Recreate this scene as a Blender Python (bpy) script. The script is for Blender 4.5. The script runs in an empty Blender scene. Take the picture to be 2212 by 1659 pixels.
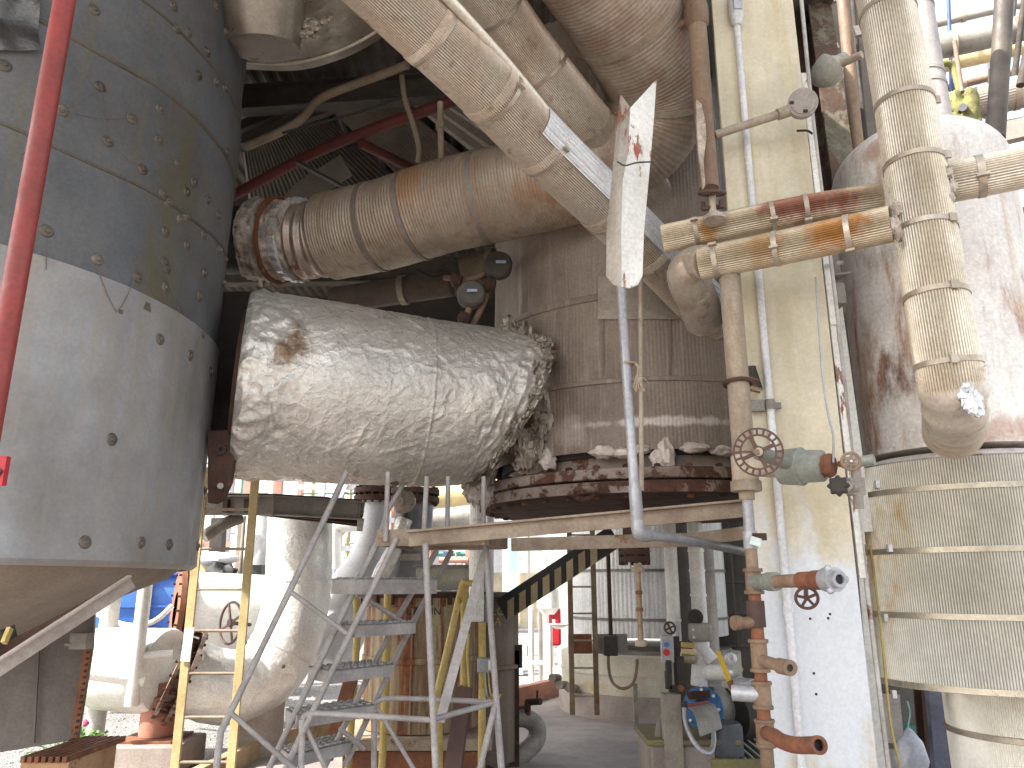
import bpy, math, random
from mathutils import Vector, Matrix, noise
R = random.Random(11)
SC = bpy.context.scene
COL = SC.collection
V3 = Vector
# ------------------------------------------------------------------ camera, world, sun, exposure
PITCH = math.radians(14.7); EYE = 1.6; FPX = 1650.0
cam_d = bpy.data.cameras.new('camera'); cam = bpy.data.objects.new('camera', cam_d); COL.objects.link(cam)
cam_d.sensor_width = 36; cam_d.lens = FPX / 2212 * 36; cam_d.clip_end = 800; cam_d.clip_start = .05
cam.location = (0, 0, EYE); cam.rotation_euler = (math.pi / 2 + PITCH, 0, 0)
SC.camera = cam
SUN_EL = math.radians(46); SUN_DIR = V3((-1, -.42, 0)).normalized()      # plan direction towards the sun
w = bpy.data.worlds.new('World'); SC.world = w; w.use_nodes = True
nt = w.node_tree; bg = nt.nodes['Background']; sky = nt.nodes.new('ShaderNodeTexSky')
sky.sky_type = 'NISHITA'; sky.sun_disc = False; sky.sun_elevation = SUN_EL
sky.sun_rotation = math.atan2(SUN_DIR.x, SUN_DIR.y); sky.air_density = 1.0; sky.dust_density = 2.5; sky.ozone_density = .6
hs = nt.nodes.new('ShaderNodeHueSaturation'); hs.inputs['Saturation'].default_value = .38
wm = nt.nodes.new('ShaderNodeMix'); wm.data_type = 'RGBA'; wm.blend_type = 'MULTIPLY'; wm.inputs[0].default_value = 1; wm.inputs[7].default_value = (1.0, .975, .93, 1)
nt.links.new(sky.outputs[0], hs.inputs['Color']); nt.links.new(hs.outputs[0], wm.inputs[6]); nt.links.new(wm.outputs[2], bg.inputs[0]); bg.inputs[1].default_value = .15
sd = bpy.data.lights.new('sun', 'SUN'); sd.energy = 3.6; sd.angle = math.radians(.5); sd.color = (1, .95, .87)
so = bpy.data.objects.new('sun', sd); COL.objects.link(so)
sdir = V3((SUN_DIR.x * math.cos(SUN_EL), SUN_DIR.y * math.cos(SUN_EL), math.sin(SUN_EL)))
so.rotation_euler = sdir.to_track_quat('Z', 'Y').to_euler(); so.location = sdir * 40
SC.view_settings.view_transform = 'Standard'; SC.view_settings.look = 'None'
SC.view_settings.exposure = 1.98; SC.view_settings.gamma = 1
SC.render.engine = 'CYCLES'
try:
    SC.cycles.max_bounces = 8; SC.cycles.diffuse_bounces = 5
except Exception: pass

# ------------------------------------------------------------------ placing: a photo point at a distance
SP, CP = math.sin(PITCH), math.cos(PITCH)
def P(x, y, Y):
    u = (x - 1106) / FPX; v = (830 - y) / FPX
    t = Y / (CP - v * SP)
    return V3((u * t, Y, EYE + (SP + v * CP) * t))
def zf(y, Y): return P(1106, y, Y).z
def xf(x, y, Y): return P(x, y, Y).x
def G(x, y, Z=0.0):
    u = (x - 1106) / FPX; v = (830 - y) / FPX
    t = (Z - EYE) / (SP + v * CP)
    return V3((u * t, (CP - v * SP) * t, Z))
def cylhit(x, y, c, rad):
    u = (x - 1106) / FPX; v = (830 - y) / FPX
    d = V3((u, CP - v * SP, SP + v * CP))
    a = d.x**2 + d.y**2; b = -2 * (d.x * c[0] + d.y * c[1]); cc = c[0]**2 + c[1]**2 - rad**2
    q = max(0, b * b - 4 * a * cc)
    t = (-b - math.sqrt(q)) / (2 * a)
    p = V3((0, 0, EYE)) + d * t
    return p, V3((p.x - c[0], p.y - c[1], 0)).normalized()

# ------------------------------------------------------------------ materials
MATS = {}
def M(name, col, col2=None, sc=3.0, st=(1, 1, 1), rust=0.0, rcol=(.23, .085, .03), rcol2=(.10, .04, .02), rough=.6, metal=0.0,
      bump=.15, bsc=40, spots=(), sharp=.08, grain=.12, streak=0.0, scol=(.12, .09, .06), rsc=None, spec=.4, bdist=.01, crease=0., cav=0., blot=.25):
    if name in MATS: return MATS[name]
    m = bpy.data.materials.new(name); m.use_nodes = True; t = m.node_tree; n = t.nodes; L = t.links
    b = n['Principled BSDF']
    tc = n.new('ShaderNodeTexCoord'); oi = n.new('ShaderNodeObjectInfo')
    mul = n.new('ShaderNodeVectorMath'); mul.operation = 'SCALE'; mul.inputs[0].default_value = (37, 19, 23)
    L.new(oi.outputs['Random'], mul.inputs['Scale'])
    add = n.new('ShaderNodeVectorMath'); add.operation = 'ADD'
    L.new(tc.outputs['Object'], add.inputs[0]); L.new(mul.outputs[0], add.inputs[1])
    def mapped(s):
        mp = n.new('ShaderNodeMapping'); mp.inputs['Scale'].default_value = s; L.new(add.outputs[0], mp.inputs[0]); return mp.outputs[0]
    def nz(vec, scale, det=6, ro=.6, dist=0):
        q = n.new('ShaderNodeTexNoise'); q.inputs['Scale'].default_value = scale; q.inputs['Detail'].default_value = det
        q.inputs['Roughness'].default_value = ro; q.inputs['Distortion'].default_value = dist; L.new(vec, q.inputs['Vector']); return q.outputs['Fac']
    def rng(s, a, c, x=0., y=1.):
        r = n.new('ShaderNodeMapRange'); r.interpolation_type = 'SMOOTHSTEP'
        r.inputs[1].default_value = a; r.inputs[2].default_value = c; r.inputs[3].default_value = x; r.inputs[4].default_value = y
        L.new(s, r.inputs[0]); return r.outputs[0]
    def mix(f, a, c, bl='MIX'):
        x = n.new('ShaderNodeMix'); x.data_type = 'RGBA'; x.blend_type = bl
        if isinstance(f, float): x.inputs[0].default_value = f
        else: L.new(f, x.inputs[0])
        for v, s in ((a, x.inputs[6]), (c, x.inputs[7])):
            if isinstance(v, tuple): s.default_value = (*v, 1)
            else: L.new(v, s)
        return x.outputs[2]
    base = add.outputs[0]
    v1 = mapped(st)
    if col2 is None: col2 = tuple(c * .62 for c in col)
    cur = mix(rng(nz(v1, sc, 8, .62), .35, .68), col, col2)
    rmask = None
    if blot > 0:
        bl = rng(nz(base, 1.1, 7, .7), .32, .66, 1 - blot, 1.06); cb = n.new('ShaderNodeCombineColor')
        for i in range(3): L.new(bl, cb.inputs[i])
        cur = mix(1.0, cur, cb.outputs[0], 'MULTIPLY')
    if streak > 0:
        vs = mapped((9, 9, .55)); f = rng(nz(vs, 1.5, 5, .65), .60 - streak * .25, .78 - streak * .12, 0., .85)
        cur = mix(f, cur, scol)
    if rust > 0:
        th = .72 - rust * .42
        a = nz(v1, rsc or sc * .8, 10, .7, .3)
        f = rng(a, th, th + sharp)
        rc = mix(rng(nz(base, 9, 6, .7), .38, .62), rcol, rcol2)
        cur = mix(f, cur, rc); rmask = f
    for (c, rad, colr, st_) in spots:
        gp = n.new('ShaderNodeNewGeometry')
        ds = n.new('ShaderNodeVectorMath'); ds.operation = 'SUBTRACT'; L.new(gp.outputs['Position'], ds.inputs[0]); ds.inputs[1].default_value = c
        dv = n.new('ShaderNodeVectorMath'); dv.operation = 'DIVIDE'; L.new(ds.outputs[0], dv.inputs[0]); dv.inputs[1].default_value = rad
        ln = n.new('ShaderNodeVectorMath'); ln.operation = 'LENGTH'; L.new(dv.outputs[0], ln.inputs[0])
        nn = nz(mapped((1, 1, .45)), 7, 9, .72)
        ad = n.new('ShaderNodeMath'); ad.operation = 'MULTIPLY_ADD'; L.new(nn, ad.inputs[0]); ad.inputs[1].default_value = 2.4; L.new(ln.outputs['Value'], ad.inputs[2])
        f = rng(ad.outputs[0], 1.55, 2.25, st_, 0.)
        cur = mix(f, cur, colr)
    if grain > 0:
        g = nz(base, 55, 5, .75)
        gv = rng(g, .3, .7, 1 - grain * 1.4, 1 + grain)
        cmb = n.new('ShaderNodeCombineColor')
        for i in range(3): L.new(gv, cmb.inputs[i])
        cur = mix(1.0, cur, cmb.outputs[0], 'MULTIPLY')
    if cav > 0:  # groove shading put into the colour: hollows darker, ridges lighter
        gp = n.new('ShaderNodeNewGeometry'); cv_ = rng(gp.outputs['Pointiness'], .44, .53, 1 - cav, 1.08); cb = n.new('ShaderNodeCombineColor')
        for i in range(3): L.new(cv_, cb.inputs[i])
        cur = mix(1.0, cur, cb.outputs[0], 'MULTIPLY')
    L.new(cur, b.inputs['Base Color'])
    b.inputs['Specular IOR Level'].default_value = spec
    rr = rng(nz(base, 6, 5, .7), .3, .7, max(.05, rough - .12), min(1, rough + .14))
    if rmask is not None:
        x = n.new('ShaderNodeMix'); x.data_type = 'FLOAT'; L.new(rmask, x.inputs[0]); L.new(rr, x.inputs[2]); x.inputs[3].default_value = .9
        L.new(x.outputs[0], b.inputs['Roughness'])
        if metal > 0:
            y = n.new('ShaderNodeMix'); y.data_type = 'FLOAT'; L.new(rmask, y.inputs[0]); y.inputs[2].default_value = metal; y.inputs[3].default_value = 0
            L.new(y.outputs[0], b.inputs['Metallic'])
    else:
        L.new(rr, b.inputs['Roughness']); b.inputs['Metallic'].default_value = metal
    if bump > 0:
        bp = n.new('ShaderNodeBump'); bp.inputs['Strength'].default_value = bump; bp.inputs['Distance'].default_value = bdist
        h = nz(base, bsc, 6, .65)
        if rmask is not None:
            q = n.new('ShaderNodeMath'); q.operation = 'MULTIPLY_ADD'; L.new(rmask, q.inputs[0]); q.inputs[1].default_value = -.35; L.new(h, q.inputs[2]); h = q.outputs[0]
        if crease > 0:
            for s_, k_ in ((6, .9), (17, .4)):
                wv = n.new('ShaderNodeTexNoise'); wv.inputs['Scale'].default_value = s_ * .6; wv.inputs['Detail'].default_value = 5; L.new(base, wv.inputs['Vector'])
                ws = n.new('ShaderNodeVectorMath'); ws.operation = 'SCALE'; ws.inputs['Scale'].default_value = .55 / s_ * 3; L.new(wv.outputs['Color'], ws.inputs[0])
                wa = n.new('ShaderNodeVectorMath'); wa.operation = 'ADD'; L.new(base, wa.inputs[0]); L.new(ws.outputs[0], wa.inputs[1])
                vo = n.new('ShaderNodeTexVoronoi'); vo.feature = 'DISTANCE_TO_EDGE'; vo.inputs['Scale'].default_value = s_; L.new(wa.outputs[0], vo.inputs['Vector'])
                vr = n.new('ShaderNodeMapRange'); vr.inputs[1].default_value = 0; vr.inputs[2].default_value = .16; L.new(vo.outputs['Distance'], vr.inputs[0])
                q = n.new('ShaderNodeMath'); q.operation = 'MULTIPLY_ADD'; L.new(vr.outputs[0], q.inputs[0]); q.inputs[1].default_value = -crease * k_; L.new(h, q.inputs[2]); h = q.outputs[0]
        L.new(h, bp.inputs['Height']); L.new(bp.outputs[0], b.inputs['Normal'])
    MATS[name] = m
    return m

# ------------------------------------------------------------------ mesh building
def frame(d, up=None):
    d = V3(d).normalized()
    if up is None: up = V3((0, 0, 1)) if abs(d.z) < .95 else V3((0, 1, 0))
    up = V3(up)
    x = up.cross(d).normalized() if up.cross(d).length > 1e-6 else V3((1, 0, 0))
    return x, d.cross(x).normalized(), d
def catmull(pts, n):
    pts = [V3(p) for p in pts]
    if len(pts) == 2: return [pts[0].lerp(pts[1], i / n) for i in range(n + 1)]
    out = []; k = len(pts) - 1
    ext = [pts[0] * 2 - pts[1]] + pts + [pts[-1] * 2 - pts[-2]]
    lens = [(pts[i + 1] - pts[i]).length for i in range(k)]; tot = sum(lens)
    for i in range(k):
        m_ = max(2, int(round(n * lens[i] / tot)))
        a, b, c, d = ext[i:i + 4]
        for j in range(m_):
            t = j / m_
            out.append(.5 * ((2 * b) + (-a + c) * t + (2 * a - 5 * b + 4 * c - d) * t * t + (-a + 3 * b - 3 * c + d) * t**3))
    out.append(pts[-1]); return out
class MB:
    def __init__(s): s.v = []; s.f = []
    def quad(s, a, b, c, d):
        i = len(s.v); s.v += [V3(a), V3(b), V3(c), V3(d)]; s.f.append((i, i + 1, i + 2, i + 3)); return s
    def hexa(s, p):
        i = len(s.v); s.v += [V3(q) for q in p]
        for f in ((3, 2, 1, 0), (4, 5, 6, 7), (0, 1, 5, 4), (1, 2, 6, 5), (2, 3, 7, 6), (3, 0, 4, 7)): s.f.append(tuple(i + k for k in f))
        return s
    def box(s, c, size, rz=0, mat=None):
        c = V3(c); hx, hy, hz = [q / 2 for q in size]; m = mat or Matrix.Rotation(rz, 3, 'Z')
        return s.hexa([c + m @ V3((a * hx, b * hy, d * hz)) for d in (-1, 1) for a, b in ((-1, -1), (1, -1), (1, 1), (-1, 1))])
    def bar(s, a, b, w_, h_, up=None):
        a = V3(a); b = V3(b); x, y, d = frame(b - a, up)
        return s.hexa([q + x * (i * w_ / 2) + y * (j * h_ / 2) for q in (a, b) for i, j in ((-1, -1), (1, -1), (1, 1), (-1, 1))])
    def angle(s, a, b, w_, h_, t, up=None, sx=1, sy=1):
        a = V3(a); b = V3(b); x, y, d = frame(b - a, up)
        s.bar(a + y * (sy * (h_ - t) / 2), b + y * (sy * (h_ - t) / 2), w_, t, up)
        s.bar(a + x * (sx * (w_ - t) / 2) - y * (sy * t / 2), b + x * (sx * (w_ - t) / 2) - y * (sy * t / 2), t, h_ - t, up); return s
    def channel(s, a, b, w_, h_, t, up=None, sx=1):
        a = V3(a); b = V3(b); x, y, d = frame(b - a, up)
        o = x * (sx * (w_ - t) / 2)
        s.bar(a + o, b + o, t, h_, up)
        for k in (-1, 1):
            q = y * (k * (h_ - t) / 2) - x * (sx * t / 2); s.bar(a + q, b + q, w_ - t, t, up)
        return s
    def ibeam(s, a, b, w_, h_, tf=.015, tw=.01, up=None):
        a = V3(a); b = V3(b); x, y, d = frame(b - a, up)
        for k in (-1, 1):
            q = y * (k * (h_ - tf) / 2); s.bar(a + q, b + q, w_, tf, up)
        return s.bar(a, b, tw, h_ - 2 * tf, up)
    def rings(s, rows, close=True, cap0=True, cap1=True):
        i0 = len(s.v); n_ = len(rows[0])
        for r in rows: s.v += r
        for k in range(len(rows) - 1):
            for j in range(n_ if close else n_ - 1):
                a = i0 + k * n_ + j; b = i0 + k * n_ + (j + 1) % n_
                s.f.append((a, b, b + n_, a + n_))
        if cap0: s.f.append(tuple(i0 + j for j in reversed(range(n_))))
        if cap1: s.f.append(tuple(i0 + (len(rows) - 1) * n_ + j for j in range(n_)))
        return s
    def sweep(s, path, rad, seg=24, ribs=0, amp=0., fn=None, cap=True, pitch=0.):
        m_ = len(path); T_ = [(path[min(i + 1, m_ - 1)] - path[max(i - 1, 0)]).normalized() for i in range(m_)]
        x, y, d = frame(T_[0]); rows = []; acc = 0
        for i in range(m_):
            if i:
                acc += (path[i] - path[i - 1]).length
                q = T_[i - 1].rotation_difference(T_[i]); x = q @ x
            x = (x - T_[i] * x.dot(T_[i])).normalized(); y = T_[i].cross(x)
            r_ = rad(i / (m_ - 1), acc) if callable(rad) else rad
            if pitch: r_ += amp * math.cos(2 * math.pi * acc / pitch)
            row = []
            for j in range(seg):
                a = 2 * math.pi * j / seg; rr = r_
                if ribs: rr += amp * math.cos(ribs * a)
                n_ = x * math.cos(a) + y * math.sin(a)
                p = path[i] + n_ * rr
                if fn: p = p + n_ * fn(p, i / (m_ - 1), a)
                row.append(p)
            rows.append(row)
        return s.rings(rows, True, cap, cap)
    def tube(s, pts, r_, seg=14, n=24, cap=True): return s.sweep(catmull(pts, n), r_, seg, cap=cap)
    def cyl(s, a, b, r1, r2=None, seg=24, cap=True):
        return s.sweep([V3(a), V3(b)], (lambda t, _: r1 + ((r1 if r2 is None else r2) - r1) * t), seg, cap=cap)
    def lathe(s, c, axis, prof, seg=32, cap=True, ribs=0, amp=0., fn=None):
        c = V3(c); x, y, d = frame(V3(axis)); rows = []
        for h, r_ in prof:
            row = []
            for j in range(seg):
                a = 2 * math.pi * j / seg; rr = r_ + (amp * math.cos(ribs * a) if ribs else 0)
                n_ = x * math.cos(a) + y * math.sin(a); p = c + d * h + n_ * rr
                if fn: p = p + n_ * fn(p)
                row.append(p)
            rows.append(row)
        return s.rings(rows, True, cap, cap)
    def ring(s, c, axis, ri, ro, w_, seg=40):
        c = V3(c); x, y, d = frame(V3(axis)); i0 = len(s.v)
        for j in range(seg):
            a = 2 * math.pi * j / seg; n_ = x * math.cos(a) + y * math.sin(a)
            for r_, h in ((ri, -.5), (ro, -.5), (ro, .5), (ri, .5)): s.v.append(c + n_ * r_ + d * (h * w_))
        for j in range(seg):
            k = (j + 1) % seg
            for q in range(4): s.f.append((i0 + 4 * j + q, i0 + 4 * k + q, i0 + 4 * k + (q + 1) % 4, i0 + 4 * j + (q + 1) % 4))
        return s
    def torus(s, c, axis, Rr, r_, seg=32, sub=8, a0=0, a1=2 * math.pi):
        x, y, d = frame(V3(axis)); c = V3(c); full = abs(a1 - a0 - 2 * math.pi) < 1e-6
        n_ = seg; rows = []
        for i in range(n_ + (0 if full else 1)):
            a = a0 + (a1 - a0) * i / n_; e = x * math.cos(a) + y * math.sin(a)
            rows.append([c + e * (Rr + r_ * math.cos(2 * math.pi * j / sub)) + d * (r_ * math.sin(2 * math.pi * j / sub)) for j in range(sub)])
        if full: rows.append(rows[0][:]); return s.rings(rows, True, False, False)
        return s.rings(rows)
    def blob(s, c, size, amp=.25, sub=10, fr=1.5, seed=0):
        c = V3(c); rows = []; n_ = sub * 2
        for i in range(1, sub):
            th = math.pi * i / sub; row = []
            for j in range(n_):
                a = 2 * math.pi * j / n_; e = V3((math.sin(th) * math.cos(a), math.sin(th) * math.sin(a), math.cos(th)))
                k = 1 + amp * noise.noise(e * fr + V3((seed, seed * 3.1, 7))) + amp * .6 * noise.noise(e * fr * 3 + V3((seed, 1, 7)))
                row.append(c + V3((e.x * size[0], e.y * size[1], e.z * size[2])) * k)
            rows.append(row)
        return s.rings(rows)
    def prism(s, pts, off):
        n_ = len(pts); i = len(s.v); off = V3(off); s.v += [V3(p) for p in pts] + [V3(p) + off for p in pts]
        s.f.append(tuple(i + k for k in range(n_))); s.f.append(tuple(i + n_ + k for k in reversed(range(n_))))
        for k in range(n_):
            j = (k + 1) % n_; s.f.append((i + j, i + k, i + n_ + k, i + n_ + j))
        return s
    def build(s, name, mat, parent=None, bev=0., ang=.6, label=None, cat=None, group=None, kind=None):
        off = WL[parent.name] if parent else None
        if parent is None:
            zs = min(p.z for p in s.v); cx = sum((p for p in s.v), V3((0, 0, 0))) / len(s.v); off = V3((cx.x, cx.y, zs))
        me = bpy.data.meshes.new(name); me.from_pydata([p - off for p in s.v], [], s.f); me.update()
        import bmesh
        bm = bmesh.new(); bm.from_mesh(me); bmesh.ops.recalc_face_normals(bm, faces=bm.faces); bm.to_mesh(me); bm.free()
        me.polygons.foreach_set('use_smooth', [True] * len(me.polygons))
        try: me.set_sharp_from_angle(angle=ang)
        except Exception: pass
        me.materials.append(mat)
        o = bpy.data.objects.new(name, me); COL.objects.link(o)
        if parent:
            o.parent = parent; WL[o.name] = off
        else:
            o.location = off; WL[o.name] = off
        if bev:
            b = o.modifiers.new('bevel', 'BEVEL'); b.width = bev; b.segments = 2; b.limit_method = 'ANGLE'; b.angle_limit = .6
        tag(o, label, cat, group, kind)
        return o
WL = {}
def tag(o, label=None, cat=None, group=None, kind=None):
    if label: o['label'] = label
    if cat: o['category'] = cat
    if group: o['group'] = group
    if kind: o['kind'] = kind
    return o
def T(name, label, cat, loc, group=None, kind=None):
    o = bpy.data.objects.new(name, None); COL.objects.link(o); o.location = V3(loc); o.empty_display_size = .1
    WL[o.name] = V3(loc); return tag(o, label, cat, group, kind)
def one(name, mb, mat, label, cat, bev=0., **k): return mb.build(name, mat, None, bev, label=label, cat=cat, **k)
def lowest(pts): 
    z = min(p.z for p in pts); c = sum(pts, V3((0, 0, 0))) / len(pts); return V3((c.x, c.y, z))
# ------------------------------------------------------------------ colours
RUST = (.20, .075, .03); RUSTD = (.075, .032, .018)
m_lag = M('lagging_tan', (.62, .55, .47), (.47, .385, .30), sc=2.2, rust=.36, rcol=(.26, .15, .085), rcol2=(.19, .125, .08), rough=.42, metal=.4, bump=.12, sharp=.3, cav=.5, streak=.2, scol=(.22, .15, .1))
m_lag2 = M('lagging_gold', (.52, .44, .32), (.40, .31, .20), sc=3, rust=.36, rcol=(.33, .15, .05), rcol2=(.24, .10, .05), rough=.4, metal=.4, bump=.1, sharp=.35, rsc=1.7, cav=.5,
            spots=[(P(1790, 515, 3.15), (.16, .3, .10), (.34, .14, .02), .9), (P(1640, 545, 3.3), (.12, .3, .07), (.32, .17, .05), .6), (P(1740, 450, 3.4), (.30, .3, .10), (.22, .075, .05), .9), (P(1525, 500, 3.55), (.07, .3, .1), (.40, .20, .04), .8)])
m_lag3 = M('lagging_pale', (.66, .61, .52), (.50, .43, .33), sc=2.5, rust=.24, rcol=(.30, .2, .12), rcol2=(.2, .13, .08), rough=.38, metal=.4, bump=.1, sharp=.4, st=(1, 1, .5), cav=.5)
m_bright = M('bright_aluminium', (.72, .73, .75), (.60, .60, .61), rough=.32, metal=.35, bump=.08)
m_band = M('banding', (.47, .41, .34), (.36, .29, .22), rough=.45, metal=.5, bump=.1, rust=.2, sharp=.2)
m_duct = M('duct_rust', (.42, .355, .285), (.31, .25, .195), sc=2, rust=.47, rcol=(.30, .12, .045), rcol2=(.22, .14, .08), rough=.5, metal=.35, bump=.15, sharp=.28, st=(1, 1, .35), rsc=3.2, streak=.5, scol=(.25, .165, .105),
          spots=[(P(880, 400, 4.5), (.14, .6, .26), (.34, .16, .06), .6), (P(1190, 400, 4.4), (.28, .6, .3), (.27, .13, .05), .65)])
m_duct2 = M('duct_dusty', (.40, .335, .27), (.27, .20, .15), sc=3, rust=.5, rcol=(.26, .13, .08), rcol2=(.30, .22, .17), rough=.55, metal=.3, bump=.15, sharp=.25, st=(2, 2, .4), rsc=3)
m_foil = M('foil_wrap', (.66, .63, .58), (.54, .505, .46), sc=2.4, rough=.33, metal=.45, bump=.6, bsc=34, bdist=.008, grain=.1, crease=.8,
          spots=[(P(612, 740, 3.85), (.10, .5, .20), (.16, .085, .035), .9)])
m_cond = M('dusty_conduit', (.27, .21, .15), (.19, .15, .11), sc=5, rough=.65, bump=.2)
m_foil2 = M('foil_torn', (.40, .355, .30), (.19, .155, .12), sc=7, rough=.5, metal=.45, bump=.6, bsc=30, rust=.3, crease=.8)
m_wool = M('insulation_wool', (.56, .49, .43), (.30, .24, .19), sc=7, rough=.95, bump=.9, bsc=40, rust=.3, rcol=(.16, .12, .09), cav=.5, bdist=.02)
m_blanket = M('blanket_dark', (.115, .123, .137), (.145, .145, .145), sc=1.6, rough=.72, bump=.1, grain=.1, streak=.3, scol=(.13, .12, .09),
              spots=[(V3((xf(335, 420, 3.3), 3.3, zf(420, 3.3))), (.06, .5, 1.1), (.12, .105, .06), .8)])
m_skirt = M('skirt_grey', (.33, .335, .345), (.25, .235, .22), sc=1.3, rough=.55, metal=.2, bump=.05, grain=.06, streak=.5, scol=(.30, .27, .24))
m_pin = M('pin_cap', (.19, .165, .14), (.12, .10, .085), rough=.5, metal=.4, rust=.2)
m_cone = M('cone_fabric', (.22, .185, .15), (.17, .14, .11), sc=2, rough=.75, bump=.1, st=(1, 1, .4))
m_red = M('red_paint', (.29, .04, .032), (.21, .04, .034), sc=4, rough=.45, rust=.13, rcol=(.5, .33, .25), rcol2=(.3, .1, .07), bump=.15, rsc=9)
m_dred = M('dark_red_paint', (.12, .025, .02), (.10, .025, .02), rough=.6, rust=.1)
m_D = M('vessel_brown', (.27, .22, .178), (.19, .145, .115), sc=2.2, rough=.6, metal=.2, bump=.12, streak=.4, scol=(.33, .28, .24), st=(1, 1, .5), rust=.22, rcol=(.36, .3, .26), rcol2=(.3, .25, .2), sharp=.3,
        spots=[(P(1440, 912, 4.5), (.55, .6, .035), (.56, .50, .45), .9), (P(1230, 930, 4.6), (.12, .6, .12), (.38, .32, .28), .5)])
m_rust = M('rusty_flange', (.30, .24, .21), (.20, .14, .11), sc=5, rust=.62, rcol=(.11, .05, .033), rcol2=(.06, .03, .02), rough=.75, bump=.5, sharp=.06, rsc=6)
m_rustd = M('dark_rust', (.075, .038, .026), (.045, .026, .019), sc=7, rust=.3, rcol=(.2, .08, .03), rough=.85, bump=.5)
m_rusto = M('orange_rust', (.23, .09, .045), (.15, .06, .035), sc=8, rust=.35, rcol=(.33, .17, .08), rcol2=(.10, .05, .03), rough=.8, bump=.45)
m_neck = M('neck_scale', (.34, .27, .23), (.24, .19, .16), sc=6, rust=.4, rcol=(.12, .05, .03), rough=.85, bump=.4)
m_cream = M('column_cream', (.61, .56, .43), (.55, .48, .33), sc=3, st=(3, 3, .3), rough=.5, bump=.06, streak=.25, scol=(.50, .42, .24), grain=.06,
            spots=[(P(1760, 1450, 3.5), (.9, 1, .75), (.58, .61, .65), .95)])
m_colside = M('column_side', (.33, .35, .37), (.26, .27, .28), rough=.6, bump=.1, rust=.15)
m_whitepipe = M('white_conduit', (.66, .67, .70), (.58, .58, .58), rough=.35, bump=.06)
m_browpipe = M('brown_pipe', (.18, .11, .072), (.26, .185, .125), sc=3, st=(2, 2, .6), rough=.65, bump=.3, rust=.3, rcol=(.17, .075, .04))
m_dirtypipe = M('dirty_pipe', (.42, .36, .28), (.28, .215, .15), sc=4, st=(2, 2, .6), rough=.55, bump=.2, rust=.28, rcol=(.3, .15, .06))
m_peel = M('peeling_paint', (.74, .73, .69), (.66, .64, .58), sc=3.5, rust=.32, rcol=(.26, .19, .15), rcol2=(.30, .08, .05), rough=.5, bump=.5, sharp=.02, st=(1.6, 1.6, .5), rsc=4.5)
m_greenmet = M('valve_green', (.27, .285, .25), (.20, .21, .18), rough=.5, bump=.15, rust=.2, rcol=(.35, .2, .1))
m_wheel = M('wheel_maroon', (.065, .032, .028), (.10, .055, .045), rough=.6, bump=.3)
m_galv = M('galvanised', (.42, .43, .46), (.33, .33, .35), sc=8, rough=.45, metal=.3, bump=.1, rust=.1, rcol=(.35, .08, .07), rcol2=(.3, .1, .08), rsc=4, sharp=.03)
m_N = M('tank_white', (.76, .735, .71), (.60, .55, .50), sc=1.8, st=(2.2, 2.2, .5), rough=.45, bump=.12, rust=.5, rcol=(.38, .21, .11), rcol2=(.26, .12, .06), rsc=3.2, sharp=.2, streak=.3, scol=(.46, .35, .25),
        spots=[(P(1925, 800, 3.65), (.16, .3, .24), (.115, .05, .03), 1.0), (P(1865, 800, 3.9), (.08, .3, .35), (.32, .16, .07), .8),
               (P(2140, 930, 3.6), (.3, .4, .10), (.34, .17, .10), .6), (P(1890, 340, 3.8), (.12, .4, .08), (.34, .16, .1), .6)])
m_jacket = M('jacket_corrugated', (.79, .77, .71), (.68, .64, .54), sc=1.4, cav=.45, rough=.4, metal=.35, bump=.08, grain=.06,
             spots=[(P(1915, 1150, 3.6), (.15, .5, .6), (.50, .35, .14), .95)])
m_steelg = M('steel_grey', (.30, .28, .25), (.22, .20, .18), sc=6, rough=.6, bump=.2, rust=.25)
m_stair = M('stair_grey', (.40, .375, .37), (.30, .28, .27), sc=7, rough=.5, bump=.2, rust=.2, rcol=(.32, .22, .15), sharp=.15)
m_beam = M('beam_tan', (.36, .29, .22), (.24, .18, .13), sc=5, rough=.65, bump=.25, rust=.3, rcol=(.26, .15, .08))
m_yel = M('yellow_paint', (.62, .50, .26), (.52, .40, .19), sc=5, rough=.5, bump=.15, rust=.14, rcol=(.25, .15, .06))
m_ylw = M('yellow_post', (.50, .38, .12), (.40, .29, .09), sc=6, rough=.55, bump=.2, rust=.3, rcol=(.12, .08, .04), rcol2=(.2, .1, .05))
m_black = M('black_stuff', (.02, .02, .022), (.03, .03, .03), rough=.6)
m_dark = M('dark_steel', (.055, .045, .038), (.035, .03, .027), sc=4, rough=.8, bump=.3, rust=.2, rcol=(.09, .05, .03))
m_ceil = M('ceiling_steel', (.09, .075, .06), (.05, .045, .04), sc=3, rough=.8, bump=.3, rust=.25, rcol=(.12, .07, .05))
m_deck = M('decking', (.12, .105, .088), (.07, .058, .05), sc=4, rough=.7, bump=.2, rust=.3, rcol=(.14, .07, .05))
m_white = M('white_enamel', (.78, .77, .74), (.70, .68, .64), sc=3, rough=.4, bump=.05)
m_wfoil = M('white_foil', (.74, .73, .71), (.64, .62, .59), sc=3, rough=.42, metal=.4, bump=.4, bsc=14, bdist=.02, crease=.2, blot=.08)
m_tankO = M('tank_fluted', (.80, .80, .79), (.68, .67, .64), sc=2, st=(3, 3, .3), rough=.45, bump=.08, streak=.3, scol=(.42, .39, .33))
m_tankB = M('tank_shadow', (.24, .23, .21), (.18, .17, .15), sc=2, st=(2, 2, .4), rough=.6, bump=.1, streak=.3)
m_conc = M('concrete', (.36, .31, .28), (.28, .23, .20), sc=2.5, rough=.85, bump=.25, rust=.15, rcol=(.25, .15, .09), rcol2=(.2, .13, .09))
m_blue = M('blue_paint', (.035, .14, .50), (.03, .11, .42), rough=.4, bump=.08)
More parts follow.
